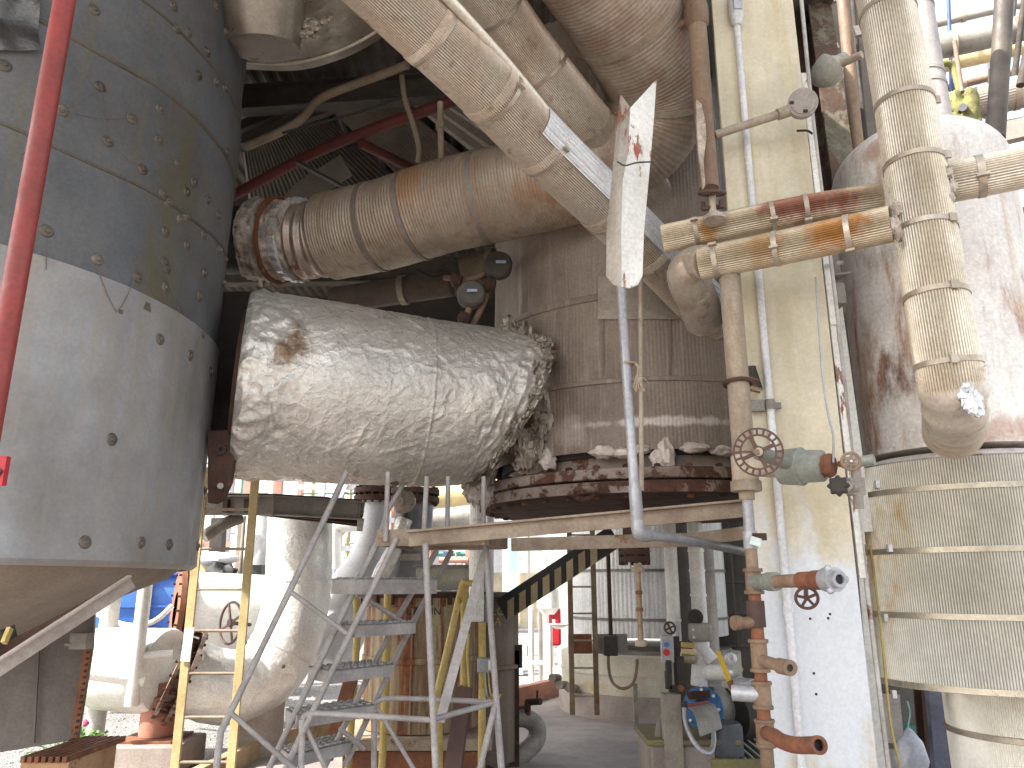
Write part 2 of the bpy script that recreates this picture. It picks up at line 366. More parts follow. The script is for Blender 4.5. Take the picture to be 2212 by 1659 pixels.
m_drum = M('rusty_drum', (.37, .32, .20), (.27, .20, .11), sc=1.6, st=(3.2, 3.2, .22), rough=.6, bump=.2, rust=.56, streak=.9, scol=(.10, .042, .025), rcol=(.22, .075, .03), rcol2=(.10, .04, .025), sharp=.09, rsc=2.6)
m_panel = M('dark_panel', (.13, .115, .105), (.10, .09, .083), sc=2, rough=.7, bump=.08)
m_glass = M('amber_tube', (.30, .22, .14), (.20, .10, .05), sc=8, rough=.25, bump=.05)
m_moss = M('mossy', (.21, .20, .07), (.12, .115, .05), sc=14, rough=.9, bump=.6)
m_leaf = M('leaf', (.12, .26, .05), (.08, .17, .03), sc=20, rough=.6)
m_rope = M('rope', (.42, .34, .26), (.32, .25, .19), sc=30, rough=.95)
m_lace = M('lacing', (.15, .135, .115), (.11, .10, .085), rough=.9)
m_tape = M('white_wrap', (.72, .72, .73), (.62, .62, .63), sc=6, rough=.55, bump=.15)
m_teal = M('teal_paint', (.38, .52, .56), (.33, .46, .50), rough=.5)
m_green = M('green_paint', (.05, .22, .15), (.04, .16, .11), rough=.6, rust=.2)

# helpers for repeated kinds
def pipe(name, label, cat, pts, r_, mat, ribs=0, amp=.0, n=60, seg=None, pitch=0, bands=(), bandmat=None, bw=.02, part='cladding', group=None, rad=None, strap=True, clip=True):
    """an insulated pipe: cladding swept along pts, and a band at each fraction in bands"""
    path = catmull(pts, n); t = T(name, label, cat, lowest(path), group)
    seg = seg or (ribs * 4 if ribs else 40)
    MB().sweep(path, rad or r_, seg, ribs=ribs, amp=amp, pitch=pitch).build(part, mat, t, ang=1.2 if (ribs or pitch) else .6)
    for f in bands:
        i = min(len(path) - 2, int(f * (len(path) - 1))); p = path[i].lerp(path[i + 1], f * (len(path) - 1) - i)
        d = path[i + 1] - path[max(0, i - 1)]
        rr = rad(f, 0) if rad else r_
        b = MB().ring(p, d, rr - .004, rr + amp + .004, bw, 48).build('band', bandmat or m_band, t)
        if clip:
            x, y, dd = frame(d); a = 2.2 + f * 3
            q = p + (x * math.cos(a) + y * math.sin(a)) * (rr + amp + .008)
            MB().bar(q - dd * bw * .8, q + dd * bw * .8, .03, .012).build('clip', bandmat or m_band, b)
    return t
def vpipe(x0, y0, x1, y1, Y):                     # a plumb line through the photo points
    X = (xf(x0, y0, Y) + xf(x1, y1, Y)) / 2
    return V3((X, Y, zf(y0, Y))), V3((X, Y, zf(y1, Y)))
def flange(mb, c, d, r_, th, gap=.012, bolts=12, br=.012, inner=None):
    d = V3(d).normalized(); x, y, _ = frame(d)
    for k in (-1, 1): mb.cyl(c + d * (k * (gap / 2 + th)), c + d * (k * gap / 2), r_, seg=40)
    mb.cyl(c - d * gap, c + d * gap, r_ * .8, seg=32)
    for i in range(bolts):
        a = 2 * math.pi * i / bolts; q = c + (x * math.cos(a) + y * math.sin(a)) * r_ * .88
        mb.cyl(q - d * (th + gap / 2 + br * 1.6), q + d * (th + gap / 2 + br * 1.6), br, seg=6)
    return mb
def handwheel(parent, c, d, r_, mat, spokes=5, tr=.012, name='handwheel', hub=None, flat=False):
    d = V3(d).normalized(); x, y, _ = frame(d); m_ = MB()
    if flat:
        m_.ring(c, d, r_ * .93, r_, tr * 1.6, 48); m_.ring(c, d, r_ * .66, r_ * .74, tr * 1.4, 40)
        for i in range(20):
            a = 2 * math.pi * i / 20; e = x * math.cos(a) + y * math.sin(a); m_.bar(c + e * r_ * .72, c + e * r_ * .95, tr * .9, tr * 1.2, d)
    else: m_.torus(c, d, r_, tr, 36, 8)
    for i in range(spokes):
        a = 2 * math.pi * i / spokes + .4; e = x * math.cos(a) + y * math.sin(a)
        m_.bar(c + e * r_ * .15, c + e * r_ * (.70 if flat else .98), tr * 1.6, tr * 1.2, d)
    m_.cyl(c - d * tr * 1.4, c + d * tr * 1.4, r_ * .2, seg=20)
    w_ = m_.build(name, mat, parent)
    if hub: MB().cyl(c - d * tr * 2.4, c + d * tr * 2.4, r_ * .17, seg=20).cyl(c - d * tr * 4, c + d * tr * 4, r_ * .09, seg=6).build('hub_nut', hub, w_)
    return w_
def copy_tree(o, loc, label=None):
    c = o.copy(); COL.objects.link(c); c.location = loc; WL[c.name] = V3(loc)
    if label: c['label'] = label
    for ch in list(o.children):
        k = ch.copy(); COL.objects.link(k); k.parent = c; WL[k.name] = V3(loc)
        for g in ch.children:
            q = g.copy(); COL.objects.link(q); q.parent = k
    return c
# ================================================================== SETTING: ground
def sheet(x0, x1, y0, y1, z, nx=40, ny=40, amp=0.):
    mb = MB(); rows = []
    for j in range(ny + 1):
        rows.append([V3((x0 + (x1 - x0) * i / nx, y0 + (y1 - y0) * j / ny, z)) for i in range(nx + 1)])
    for r in rows:
        for p in r: p.z += amp * noise.noise(p * .8)
    return mb.rings(rows, False, False, False)
m_gravel = M('gravel_mat', (.34, .33, .32), (.22, .21, .205), sc=30, rough=.95, bump=1.0, bsc=28, bdist=.05, grain=.5)
m_floor = M('floor_mat', (.34, .30, .275), (.25, .215, .20), sc=1.3, rough=.85, bump=.2, rust=.2, rcol=(.30, .22, .17), rcol2=(.17, .14, .12), sharp=.25, rsc=1.6, bsc=30)
tag(sheet(-300, 300, -200, 400, -.02, 4, 4).build('ground', m_gravel), 'grey gravel ground of the yard', kind='structure')
fl = MB(); poly = [(-2.5, 6.9), (-2.35, 8.4), (.2, 11.0), (1.0, 12.6), (1.6, 13.3), (8, 13.3), (8, -6), (-8, -6), (-8, 5.5), (-2.8, 5.5)]
fl.prism([V3((x, y, -.08)) for x, y in poly], (0, 0, .084))
tag(fl.build('concrete_floor', m_floor), 'stained concrete floor under the vessels', kind='structure')
gs = random.Random(5); gm = MB()
for i in range(5200):
    y = 7.0 + gs.random()**1.6 * 12; x = gs.uniform(-.62, .22) * y
    if x > -2.5 + max(0, (y - 8.2)) * 1.02 : continue
    s_ = gs.uniform(.012, .028); a = gs.random() * 6
    ps = [V3((x + s_ * math.cos(a + k * 2.09) * gs.uniform(.7, 1.2), y + s_ * math.sin(a + k * 2.09), -.02 + gs.random() * .008)) for k in range(3)]
    i0 = len(gm.v); gm.v += ps + [V3((x, y, -.02 + s_ * gs.uniform(.5, .9)))]; gm.f += [(i0, i0 + 1, i0 + 3), (i0 + 1, i0 + 2, i0 + 3), (i0 + 2, i0, i0 + 3)]
m_stone = M('stone_mat', (.42, .41, .40), (.26, .25, .24), sc=20, rough=.95, bump=0)
tag(gm.build('gravel', m_stone), 'loose grey stones lying on the gravel yard', kind='stuff')
kb = MB().bar(V3((-2.62, 6.0, .07)), V3((-2.40, 8.5, .07)), .1, .18).bar(V3((-2.36, 8.5, .07)), V3((-.35, 10.55, .07)), .1, .18)
one('kerb_beam', kb, M('kerb_mat', (.42, .32, .18), (.3, .2, .12), rust=.4, rough=.8, bump=.2), 'low rusty kerb beam edging the concrete beside the yellow ladder', 'kerb', .008)
kb = MB().bar(V3((.0, 11.2, .1)), V3((1.15, 13.2, .1)), .14, .24)
one('kerb_beam', kb, M('kerb_mat2', (.42, .20, .13), (.3, .14, .09), rough=.8, bump=.2), 'reddish sunlit kerb beam at the foot of the white standpipes', 'kerb', .008)

# ================================================================== LEFT VESSEL
VC = V3((-3.14, 3.85, 0)); VR = 1.45; TY = 4.4
ves = T('insulated_column', 'huge round vessel in dark grey pinned blanket over a pale grey skirt', 'vessel', (VC.x, VC.y, .6))
zs = zf(775, TY); zh = zf(1232, TY)
def bl_fn(p):
    a = math.atan2(p.y - VC.y, p.x - VC.x)
    q = V3((a * 1.6, p.z * .9, 3.3))
    return .028 * noise.noise(q * 1.3) + .012 * noise.noise(q * 3.1) + .007 * abs(noise.noise(V3((a * 9, p.z * 2.0, 1))))
prof = [(z, VR + .012) for z in [zs - .06 + (9 - zs) * i / 150 for i in range(151)]]
MB().lathe(VC, (0, 0, 1), prof, 300, fn=bl_fn).build('blanket', m_blanket, ves)
def sk_fn(p):
    a = math.atan2(p.y - VC.y, p.x - VC.x); k = max(0, 1 - (p.z - zh) / 1.6)
    return .014 * noise.noise(V3((a * 2.4, p.z * .8, 9))) + .022 * k * noise.noise(V3((a * 7, p.z * .7 - a * 1.2, 4)))
prof = [(zh - .004, VR - .02), (zh, VR + .005)] + [(zh + (zs + .012 - zh) * i / 60, VR + .03) for i in range(1, 61)] + [(zs + .014, VR + .005)]
MB().lathe(VC, (0, 0, 1), prof, 300, fn=sk_fn, cap=False).build('skirt', m_skirt, ves)
MB().lathe(VC, (0, 0, 1), [(zh + .02, VR - .03), (zh - .05, VR - .12), (zh - .30, .75), (zh - .42, .5), (zh - .46, .3)], 96,
           fn=lambda p: .02 * noise.noise(p * 2.2)).build('cone', m_cone, ves)
def seam(px, w_, h_, seed):                 # a stitched lap line: ring with slack
    z0 = zf(px, TY); mb = MB(); rows = []
    for i in range(160):
        a = -2.9 + 3.6 * i / 159
        z = z0 + .03 * noise.noise(V3((a * 2, seed, 0))) + .02 * math.sin(a * 5 + seed); e = V3((math.cos(a), math.sin(a), 0))
        rr = VR + .012 + bl_fn(V3((VC.x + VR * math.cos(a), VC.y + VR * math.sin(a), z)))
        rows.append([V3((VC.x, VC.y, z)) + e * (rr + dr) + V3((0, 0, dz)) for dr, dz in ((-.01, -w_), (h_, -w_ * .5), (h_, w_ * .5), (-.01, w_))])
    mb.rings(rows, True).build('seam', M('seam_mat', (.13, .115, .095), (.10, .09, .07), rough=.8), ves)
seam(590, .013, .007, 1); seam(419, .016, .009, 2); seam(300, .012, .006, 3); seam(150, .012, .006, 4)
pins = [(100, 500), (206, 562), (291, 600), (408, 415), (355, 418), (348, 235), (411, 70), (385, 60), (449, 112), (431, 162), (466, 178), (484, 190), (492, 70), (470, 12), (377, 12),
        (134, 238), (219, 185), (239, 303), (290, 255), (312, 365), (346, 303), (389, 354), (424, 394), (452, 432), (471, 465), (367, 437), (393, 474), (406, 468), (441, 507),
        (361, 500), (406, 530), (355, 568), (470, 540), (360, 580), (393, 681), (355, 622), (433, 722), (459, 748), (8, 145), (205, 20), (480, 560), (440, 590),
        (102, 583), (252, 675), (346, 733), (411, 768), (454, 803), (241, 950), (443, 1060), (184, 1171), (301, 1173), (366, 1177), (428, 1180), (430, 640), (476, 610), (487, 330), (60, 345)]
for i, (x, y) in enumerate(pins):
    rr = VR + (.03 if y > 575 + x * .45 else .012)
    p, n_ = cylhit(x, y, VC, rr)
    p += n_ * (bl_fn(p) if rr < VR + .02 else sk_fn(p)); n_ = (n_ + V3((0, 0, R.uniform(-.2, .2)))).normalized()
    MB().lathe(p - n_ * .004, n_, [(0, .027), (.005, .029), (.011, .024), (.013, .012), (.020, .010), (.021, .003)], 18).build('pin', m_pin, ves)
lace = MB()
for a, b in (((240, 303), (312, 365)), ((134, 238), (219, 185)), ((134, 238), (290, 255)), ((239, 303), (346, 303)), ((219, 185), (239, 303)), ((290, 255), (312, 365)), ((312, 365), (389, 354)), ((102, 500), (100, 583)),
             ((206, 562), (252, 675)), ((291, 600), (252, 675)), ((393, 474), (441, 507)), ((355, 568), (393, 681)), ((411, 768), (433, 722)), ((443, 1060), (428, 1180))):
    q = []
    for k in range(9):
        t_ = k / 8; p, n_ = cylhit(a[0] + (b[0] - a[0]) * t_, a[1] + (b[1] - a[1]) * t_ + 10 * math.sin(t_ * 3.14), VC, VR + .045); q.append(p)
    lace.tube(q, .0016, 6, 12)
lace.build('lacing_wire', m_lace, ves)
pt = MB(); rows = []
for j in range(26):
    row = []
    for i in range(26):
        x = -40 + 125 * i / 25; y = -60 + 170 * j / 25 - (25 if i > 18 else 0) * 0
        p, n_ = cylhit(x, y, VC, VR + .05); row.append(p + n_ * .05 * noise.noise(p * 7))
    rows.append(row)
pt.rings(rows, False, False, False).build('foil_patch', M('patch_mat', (.2, .19, .18), (.1, .1, .1), metal=.7, rough=.35, bump=.4), ves)

# diagonal skid beam beneath the cone and the hazard strip
a, b = P(-60, 1482, 2.35), P(288, 1256, 2.62)
one('angle_beam', MB().angle(a, b, .04, .05, .008), M('beam_pale', (.42, .37, .33), (.3, .25, .22), rough=.6, rust=.2), 'pale steel angle running diagonally below the pale skirt', 'beam', .002)
one('support_plate', MB().bar(P(-60, 1440, 2.6), P(240, 1282, 2.72), .12, .03), m_rustd, 'rusty dark strip beam between the diagonal angle and the vessel cone', 'beam', .003)
t = T('hazard_strip', 'yellow and black striped board under the cone at the lower left', 'sign', P(0, 1400, 3.1))
MB().bar(P(-60, 1402, 2.5), P(34, 1366, 2.6), .012, .05).build('board', m_black, t)
for k in range(4):
    a = P(-62 + k * 24, 1405 - k * 9, 2.48); b = P(-52 + k * 24, 1396 - k * 9, 2.5)
    MB().bar(a - V3((0, 0, .016)), b + V3((0, 0, .016)), .012, .02, up=(0, 1, 0)).build('stripe', m_ylw, t)
# red standpipe
rp = T('red_standpipe', 'thin red painted pipe with chipped spots in front of the grey vessel', 'pipe', (-1.33, 1.9, 0))
a = V3((-1.325, 1.9, .2)); b = V3((-1.325, 1.9, 5.4))
MB().cyl(a, b, .029, seg=32).build('pipe_body', m_red, rp)
rs = T('warning_plate', 'small red plate with a black corner mark at the left edge below the red pipe', 'sign', P(0, 1035, 2.2))
c = P(-8, 1018, 2.2); MB().box(c, (.06, .02, .085)).build('plate', M('red_plate', (.5, .03, .04), (.42, .03, .04), rough=.5, bump=0), rs)
MB().box(c + V3((.012, -.013, -.004)), (.022, .004, .02), mat=Matrix.Rotation(.5, 3, 'Y')).build('mark', m_black, rs)
# rusty lug beside skirt
lug = MB(); pts = [(466, 930), (490, 928), (500, 945), (505, 985), (498, 1040), (480, 1080), (464, 1088), (448, 1086), (448, 930)]
lug.prism([P(x, y, 4.15) for x, y in pts], (0, .05, 0))
lugt = T('lifting_lug', 'dark rusty plate lug with a hole at the right edge of the grey skirt', 'lug', P(470, 1088, 4.15))
lug.build('plate', m_rustd, lugt, .006)
MB().ring(P(478, 972, 4.14), (0, 1, 0), .012, .03, .015, 24).build('eye', m_dark, lugt)
MB().cyl(P(476, 1050, 4.10), P(476, 1050, 4.2), .018, seg=6).build('bolt', m_steelg, lugt)

# ================================================================== BIG RUST STREAKED DUCT (turning up)
pts = [P(712, 512, 4.95), P(830, 486, 4.8), P(960, 447, 4.65), P(1120, 410, 4.5), P(1270, 372, 4.35)]
dpath = catmull(pts, 600)
dt = T('horizontal_duct', 'wide tan corrugated duct with orange rust streaks above the foil wrapped duct', 'duct', lowest(dpath))
def dfn(p, t_, a): return .004 * noise.noise(p * 5)
MB().sweep(dpath, .305, 80, amp=.0018, pitch=.021, fn=dfn).build('cladding', m_duct, dt, ang=1.2)
for f in (.20, .36, .62):
    i = int(f * (len(dpath) - 1)); MB().ring(dpath[i], dpath[i + 1] - dpath[i], .30, .312, .03, 64).build('band', M('dband', (.25, .22, .2), (.18, .16, .14), rough=.5, metal=.4), dt)
ep = catmull([P(652, 521, 5.0), P(690, 518, 4.97), P(716, 512, 4.94)], 60)
MB().sweep(ep, .262, 72, amp=.012, pitch=.075, cap=True).build('bellows', M('bellows_mat', (.5, .42, .36), (.3, .2, .15), sc=4, metal=.55, rough=.4, rust=.3), dt)
wp = catmull([P(545, 518, 5.07), P(600, 520, 5.05), P(652, 520, 5.0)], 60)
MB().sweep(wp, .285, 90, fn=lambda p, t_, a: .035 * noise.noise(p * 4) + .03 * noise.noise(p * 12) + .012 * noise.noise(p * 30)).build('insulation_end', m_wool, dt)
MB().sweep(catmull([P(638, 519, 5.02), P(652, 520, 5.0)], 10), .297, 90, fn=lambda p, t_, a: .006 * math.sin(a * 60)).build('clip_collar', m_bright, dt)
MB().ring(wp[30], wp[31] - wp[30], .28, .315, .018, 60).build('strap', m_rusto, dt)

epts = [P(1180, 395, 4.55), P(1290, 355, 4.4), P(1390, 285, 4.25), P(1420, 190, 4.05), P(1370, 70, 3.75), P(1290, -60, 3.45), P(1190, -200, 3.15)]
upath = catmull(epts, 330)
ut = T('upswept_duct', 'dusty ribbed duct elbow rising behind the two diagonal pipes', 'duct', lowest(upath))
MB().sweep(upath, .315, 88, amp=.0018, pitch=.024, fn=dfn).build('cladding', m_duct2, ut, ang=1.2)
for f in (.42, .66):
    i = int(f * (len(upath) - 1)); MB().ring(upath[i], upath[i + 1] - upath[i], .31, .324, .035, 64).build('band', m_band, ut)

# ================================================================== FOIL WRAPPED DUCT
A0, A1 = P(520, 828, 4.42), P(1128, 892, 4.98)
one('gap_shade_plate', MB().box(P(486, 800, 5.1), (.5, .04, 1.15)), m_dark, 'dark plate added to shade the gap between the grey vessel and the foil duct', 'plate')  # dark plate added so the gap beside the duct looks shaded
one('dark_stub', MB().cyl(A0 - (A1 - A0) * .015, A0 + (A1 - A0) * .02, .44, seg=60), m_rustd, 'stub darkened for shade between the grey vessel and the foil wrapped duct', 'pipe')  # duct carried on towards the vessel, coloured dark for the shade in the gap
one('dark_stub', MB().cyl(P(440, 520, 5.05), P(540, 520, 5.06), .24, seg=48), m_dark, 'stub darkened for shade joining the grey vessel to the rust streaked duct', 'pipe')  # same dark filling for the shaded gap at the upper duct
fp = [A0.lerp(A1, i / 280) for i in range(281)]
SEG = [(R.random(), R.uniform(0, 6.28), R.uniform(-.18, .18), R.uniform(-.7, .7), R.uniform(-.007, .008)) for _ in range(110)]
def crease_at(t_, a):
    v = .0
    for (t0, a0, dt_, da, h) in SEG:
        u = (t_ - t0) * 1.6; w_ = (a - a0 + math.pi) % (2 * math.pi) - math.pi; w_ *= .56
        ex, ey = dt_ * 1.6, da * .56; L2 = ex * ex + ey * ey
        k = (u * ex + w_ * ey) / L2
        if k < 0 or k > 1: continue
        dd2 = (u - ex * k)**2 + (w_ - ey * k)**2
        if dd2 < .0012: v += h * math.exp(-dd2 / .00012) * math.sin(k * math.pi)**.5
    return v
def ffn(p, t_, a):
    e = max(0, 1 - t_ / .22) + max(0, (t_ - .74) / .26) * 1.1
    q = V3((p.x, p.y, p.z))
    r1 = 1 - abs(noise.noise(q * 5.0)) * 2; r2 = 1 - abs(noise.noise(q * 11.0 + V3((3, 1, 2)))) * 2; r3 = noise.noise(q * 24)
    return crease_at(t_, a) + .005 * math.exp(-((t_ - .60) / .004)**2) + .005 * math.exp(-((t_ - .86 + .03 * math.sin(a * 2)) / .006)**2) + (.003 + .020 * e) * (r1 - .4) * .6 + (.003 + .012 * e) * (r2 - .4) + .003 * (1 + 2 * e) * r3 + .02 * noise.noise(q * 1.6) - .02 * max(0, (t_ - .93) / .07)
ft = T('foil_duct', 'large duct wrapped in crumpled silver foil between the two vessels', 'duct', lowest([p - V3((0, 0, .57)) for p in fp]))
_fm = MB().sweep(fp, lambda t_, _: .565 - .045 * t_ - .03 * max(0, 1 - t_ / .02), 340, fn=ffn)
_L = (A1 - A0).length; _dd = (A1 - A0) / _L
def slant(p):
    t_ = (p - A0).dot(_dd) / _L; rad_ = p - (A0 + _dd * t_ * _L)
    k = max(0, (t_ - .55) / .45); dn = max(-.5, -rad_.z / .53)
    return p - _dd * (.21 * k * k * (dn + .25)) - rad_ * (.16 * k**3 * max(0, dn))
_fm.v = [slant(p) for p in _fm.v]; _fm.build('foil_wrap', m_foil, ft, ang=1.4)
p, d = P(848, 800, 4.62), V3((-.2, -1, -.05)).normalized(); p = P(848, 800, 4.30)
MB().lathe(p, d, [(-.06, .012), (-.004, .034), (0, .036), (.008, .034), (.011, .02)], 24).build('stud', m_pin, ft)
p = P(852, 1042, 4.62); MB().lathe(p, (0, -.5, -1), [(0, .03), (.01, .026)], 20).build('stud', m_pin, ft)
dd = (A1 - A0).normalized(); x_, y_, _ = frame(dd); rg = random.Random(3)
edge = MB()
for i in range(90):
    a = rg.uniform(0, 2 * math.pi); t_ = rg.uniform(.93, 1.0); c = A0.lerp(A1, t_) + (x_ * math.cos(a) + y_ * math.sin(a)) * rg.uniform(.48, .535)
    s_ = rg.uniform(.025, .08); edge.blob(c, (s_ * rg.uniform(.4, 1), s_ * rg.uniform(.4, 1), s_ * rg.uniform(.5, 1.3)), .9, 9, 2.4, i)
edge.v = [slant(p) for p in edge.v]; edge.build('torn_edge', m_foil2, ft)
rag = MB()
for i in range(26):
    x = rg.uniform(1000, 1062); y = 1030 + rg.random() * 62 - (abs(x - 1032)) * .8; s_ = rg.uniform(.015, .045)
    rag.blob(P(x, y, 5.0 + rg.uniform(-.08, .08)), (s_, s_ * .6, s_ * 1.6), .8, 7, 2.2, i + 40)
rag.build('hanging_insulation', m_wool, ft)
# ribs of torn lagging ring on vessel D side
col = MB()
for i in range(90):
    a = -1.5 + 2.7 * i / 90; cx, cy = 1098 + 78 * math.cos(a), 855 + 140 * math.sin(a)
    s_ = R.uniform(.014, .06); col.blob(P(cx + R.uniform(-12, 12), cy + R.uniform(-10, 10), 4.80 - .05 * math.sin(a) + R.uniform(-.04, .06)), (s_, s_ * .8, s_ * 1.5), .75, 7, 2, i)
one('torn_insulation', col, m_foil2, 'ragged ring of torn insulation where the foil duct meets the brown vessel', 'insulation')

# ================================================================== BROWN VESSEL WITH BOLTED COVER
DC = V3((1.0, 5.6, 0)); DR = 1.13
dv = T('corrugated_vessel', 'brown corrugated round vessel with a rusty bolted bottom cover', 'vessel', (DC.x, DC.y, 2.0))
hem = 2.375
prof = []
for i in range(60):
    z = hem + (6.4 - hem) * i / 59; prof.append((z, DR + (.006 if z > zf(818, 4.47) else 0)))
def dv_fn(p):
    q = p - P(1120, 900, 5.0); sw = max(0, 1 - q.length / .75)
    return .05 * sw + .010 * noise.noise(p * 1.5) + .02 * max(0, 1 - (p.z - hem) / .25) * noise.noise(V3((p.x * 3, p.y * 3, 0)))
MB().lathe(DC, (0, 0, 1), prof, 1200, cap=False, ribs=300, amp=.001, fn=dv_fn).build('lagging', m_D, dv, ang=1.3)
MB().lathe(DC, (0, 0, 1), [(hem - .02, DR - .06), (6.3, DR - .06)], 64).build('core', m_dark, dv)
MB().lathe(DC, (0, 0, 1), [(zf(824, 4.47), DR), (zf(822, 4.47), DR + .014), (zf(814, 4.47), DR + .014), (zf(812, 4.47), DR)], 200, cap=False, fn=dv_fn).build('band', m_D, dv)
MB().lathe(DC, (0, 0, 1), [(zf(640, 4.47), DR), (zf(638, 4.47), DR + .016), (zf(626, 4.47), DR + .016), (zf(622, 4.47), DR)], 200, cap=False, fn=dv_fn).build('band', m_D, dv)
# sheet patch behind the diagonal pipe + vertical joint strips
rows = []
for j in range(2):
    row = []
    for i in range(30):
        p, n_ = cylhit(1292 + 220 * i / 29, (598, 690)[j], DC, DR + .02); row.append(p)
    rows.append(row)
MB().rings(rows, False, False, False).build('flat_patch', M('patch_grey', (.34, .30, .25), (.27, .23, .19), metal=.4, rough=.45, bump=.1), dv)
for x in (1302, 1447):
    q = [cylhit(x, y, DC, DR + .012)[0] for y in (690, 810)]; MB().bar(q[0], q[1], .012, .006).build('joint_strip', m_D, dv)
prof = [(2.25, 1.04), (2.3, 1.04), (hem + .03, 1.03)]
MB().lathe(DC, (0, 0, 1), prof, 128, cap=False, fn=lambda p: .008 * noise.noise(p * 7)).build('neck', m_neck, dv)
rfn = lambda p: .006 * noise.noise(p * 6) + .004 * noise.noise(p * 17)
fl_ = MB().lathe(DC, (0, 0, 1), [(2.193, 1.0), (2.193, 1.235), (2.197, 1.242), (2.255, 1.242), (2.259, 1.235), (2.259, 1.0)], 160, cap=False, fn=rfn).build('flange', m_rust, dv)
cv = MB().lathe(DC, (0, 0, 1), [(2.115, 0.0005), (2.115, .5), (2.106, 1.225), (2.112, 1.235), (2.180, 1.235), (2.184, 1.225), (2.187, .6)], 160, cap=False, fn=lambda p: (rfn(p) if (p - DC).xy.length > 1 else 0)).build('cover_plate', m_rustd, dv)
MB().lathe(DC, (0, 0, 1), [(2.113, 1.236), (2.179, 1.236)], 160, cap=False, fn=lambda p: .001 + rfn(p)).build('rim_face', m_rust, cv)
for i in range(40):
    a = 2 * math.pi * i / 40 + .03; c = DC + V3((math.cos(a), math.sin(a), 0)) * 1.16
    if math.sin(a) > .5: continue
    MB().cyl(c + V3((0, 0, 2.095)), c + V3((0, 0, 2.29)), .012, seg=8).cyl(c + V3((0, 0, 2.088)), c + V3((0, 0, 2.112)), .022, seg=6).cyl(c + V3((0, 0, 2.263)), c + V3((0, 0, 2.285)), .022, seg=6).build('bolt', m_rusto if i % 3 == 0 else m_rustd, dv)
c = P(1265, 1062, 4.55); MB().torus(P(1262, 1066, 4.43), (0, .5, 1), .06, .014, 24, 8).build('lifting_ring', m_rust, dv)
for i, (x, y, sx, sz) in enumerate(((1150, 1002, .12, .07), (1183, 992, .055, .075), (1305, 978, .09, .04), (1350, 980, .07, .03), (1437, 990, .05, .10), (1425, 1010, .05, .06), (1385, 972, .06, .03), (1500, 968, .09, .03), (1560, 975, .07, .03))):
    p, n_ = cylhit(x, y, DC, 1.13)
    one('insulation_block', MB().blob(V3((p.x, p.y, max(p.z, 2.262 + sz * .8))), (sx, .05, sz), .35, 12, 1.8, i), M('block_mat', (.66, .58, .53), (.55, .47, .42), sc=12, rough=.9, bump=.5),
        ['smooth pale insulation block lying on the flange left of centre', 'upright pale insulation lump beside the smooth block', 'pale insulation chunk peeping under the hem left of the grey pipe', 'thin insulation scrap under the hem touching the grey pipe',
         'tall broken insulation chunk right of the grey pipe', 'crumbled insulation piece resting on the flange below the tall chunk', 'flat insulation scrap under the hem just right of the grey pipe', 'wide pale insulation scrap under the hem near the right pipe', 'pale insulation scrap under the hem, last before the rusty standpipe'][i], 'insulation', group='insulation chunks on the rusty flange')
# nozzle and sight tube under the cover
NY = 4.75
c = P(1370, 1200, NY); nz_ = T('drain_nozzle', 'dark rusty flanged stub hanging under the vessel cover', 'nozzle', (c.x, c.y, zf(1218, NY)))
MB().cyl(V3((c.x, c.y, 2.112)), V3((c.x, c.y, zf(1192, NY))), .06, .068, 28).build('stub', m_rustd, nz_)
flange(MB(), V3((c.x, c.y, zf(1201, NY))), (0, 0, 1), .095, .03, bolts=8).build('flange_pair', m_rustd, nz_)
c = P(1378, 1226, NY - .1); sg = T('sight_tube', 'amber jointed tube hanging below the dark flanged stub', 'tube', (c.x, c.y, zf(1394, NY)))
Z = lambda y: zf(y, NY); q = V3((c.x, c.y, 0))
MB().cyl(q + V3((0, 0, Z(1218))), q + V3((0, 0, Z(1226))), .025, seg=16).lathe(q, (0, 0, 1), [(Z(1236), .04), (Z(1226), .04)], 6).build('top_nut', m_dirtypipe, sg)
MB().cyl(q + V3((0, 0, Z(1384))), q + V3((0, 0, Z(1236))), .0165, seg=20).build('tube_body', m_glass, sg)
for y in (1280, 1316): MB().cyl(q + V3((0, 0, Z(y + 4))), q + V3((0, 0, Z(y - 4))), .021, seg=20).build('collar', m_rusto, sg)
MB().lathe(q, (0, 0, 1), [(Z(1394), .030), (Z(1390), .036), (Z(1384), .036), (Z(1380), .028)], 6).build('bottom_nut', m_dirtypipe, sg)
# ================================================================== DIAGONAL PIPES
E1 = [P(700, -150, 2.45), P(852, 0, 2.75), P(1030, 170, 3.08), P(1157, 303, 3.4), P(1300, 440, 3.78), P(1410, 548, 4.1), P(1550, 695, 4.55)]
t = pipe('diagonal_pipe', 'front diagonal insulated pipe, ribbed tan cladding with strapped joints, crossing from top left', 'pipe', E1, .148, m_lag, ribs=84, amp=.0026, n=80,
         bands=(.2, .335, .465, .635, .78), bw=.022)
path = catmull(E1, 80)
for f in (.20, .335, .465, .635, .78):
    i = int(f * (len(path) - 1)); d = path[i + 1] - path[i]
    MB().sweep([path[i] - d.normalized() * .045, path[i] + d.normalized() * .0], .153, 336, ribs=84, amp=.0026).build('joint_collar', m_lag, t)
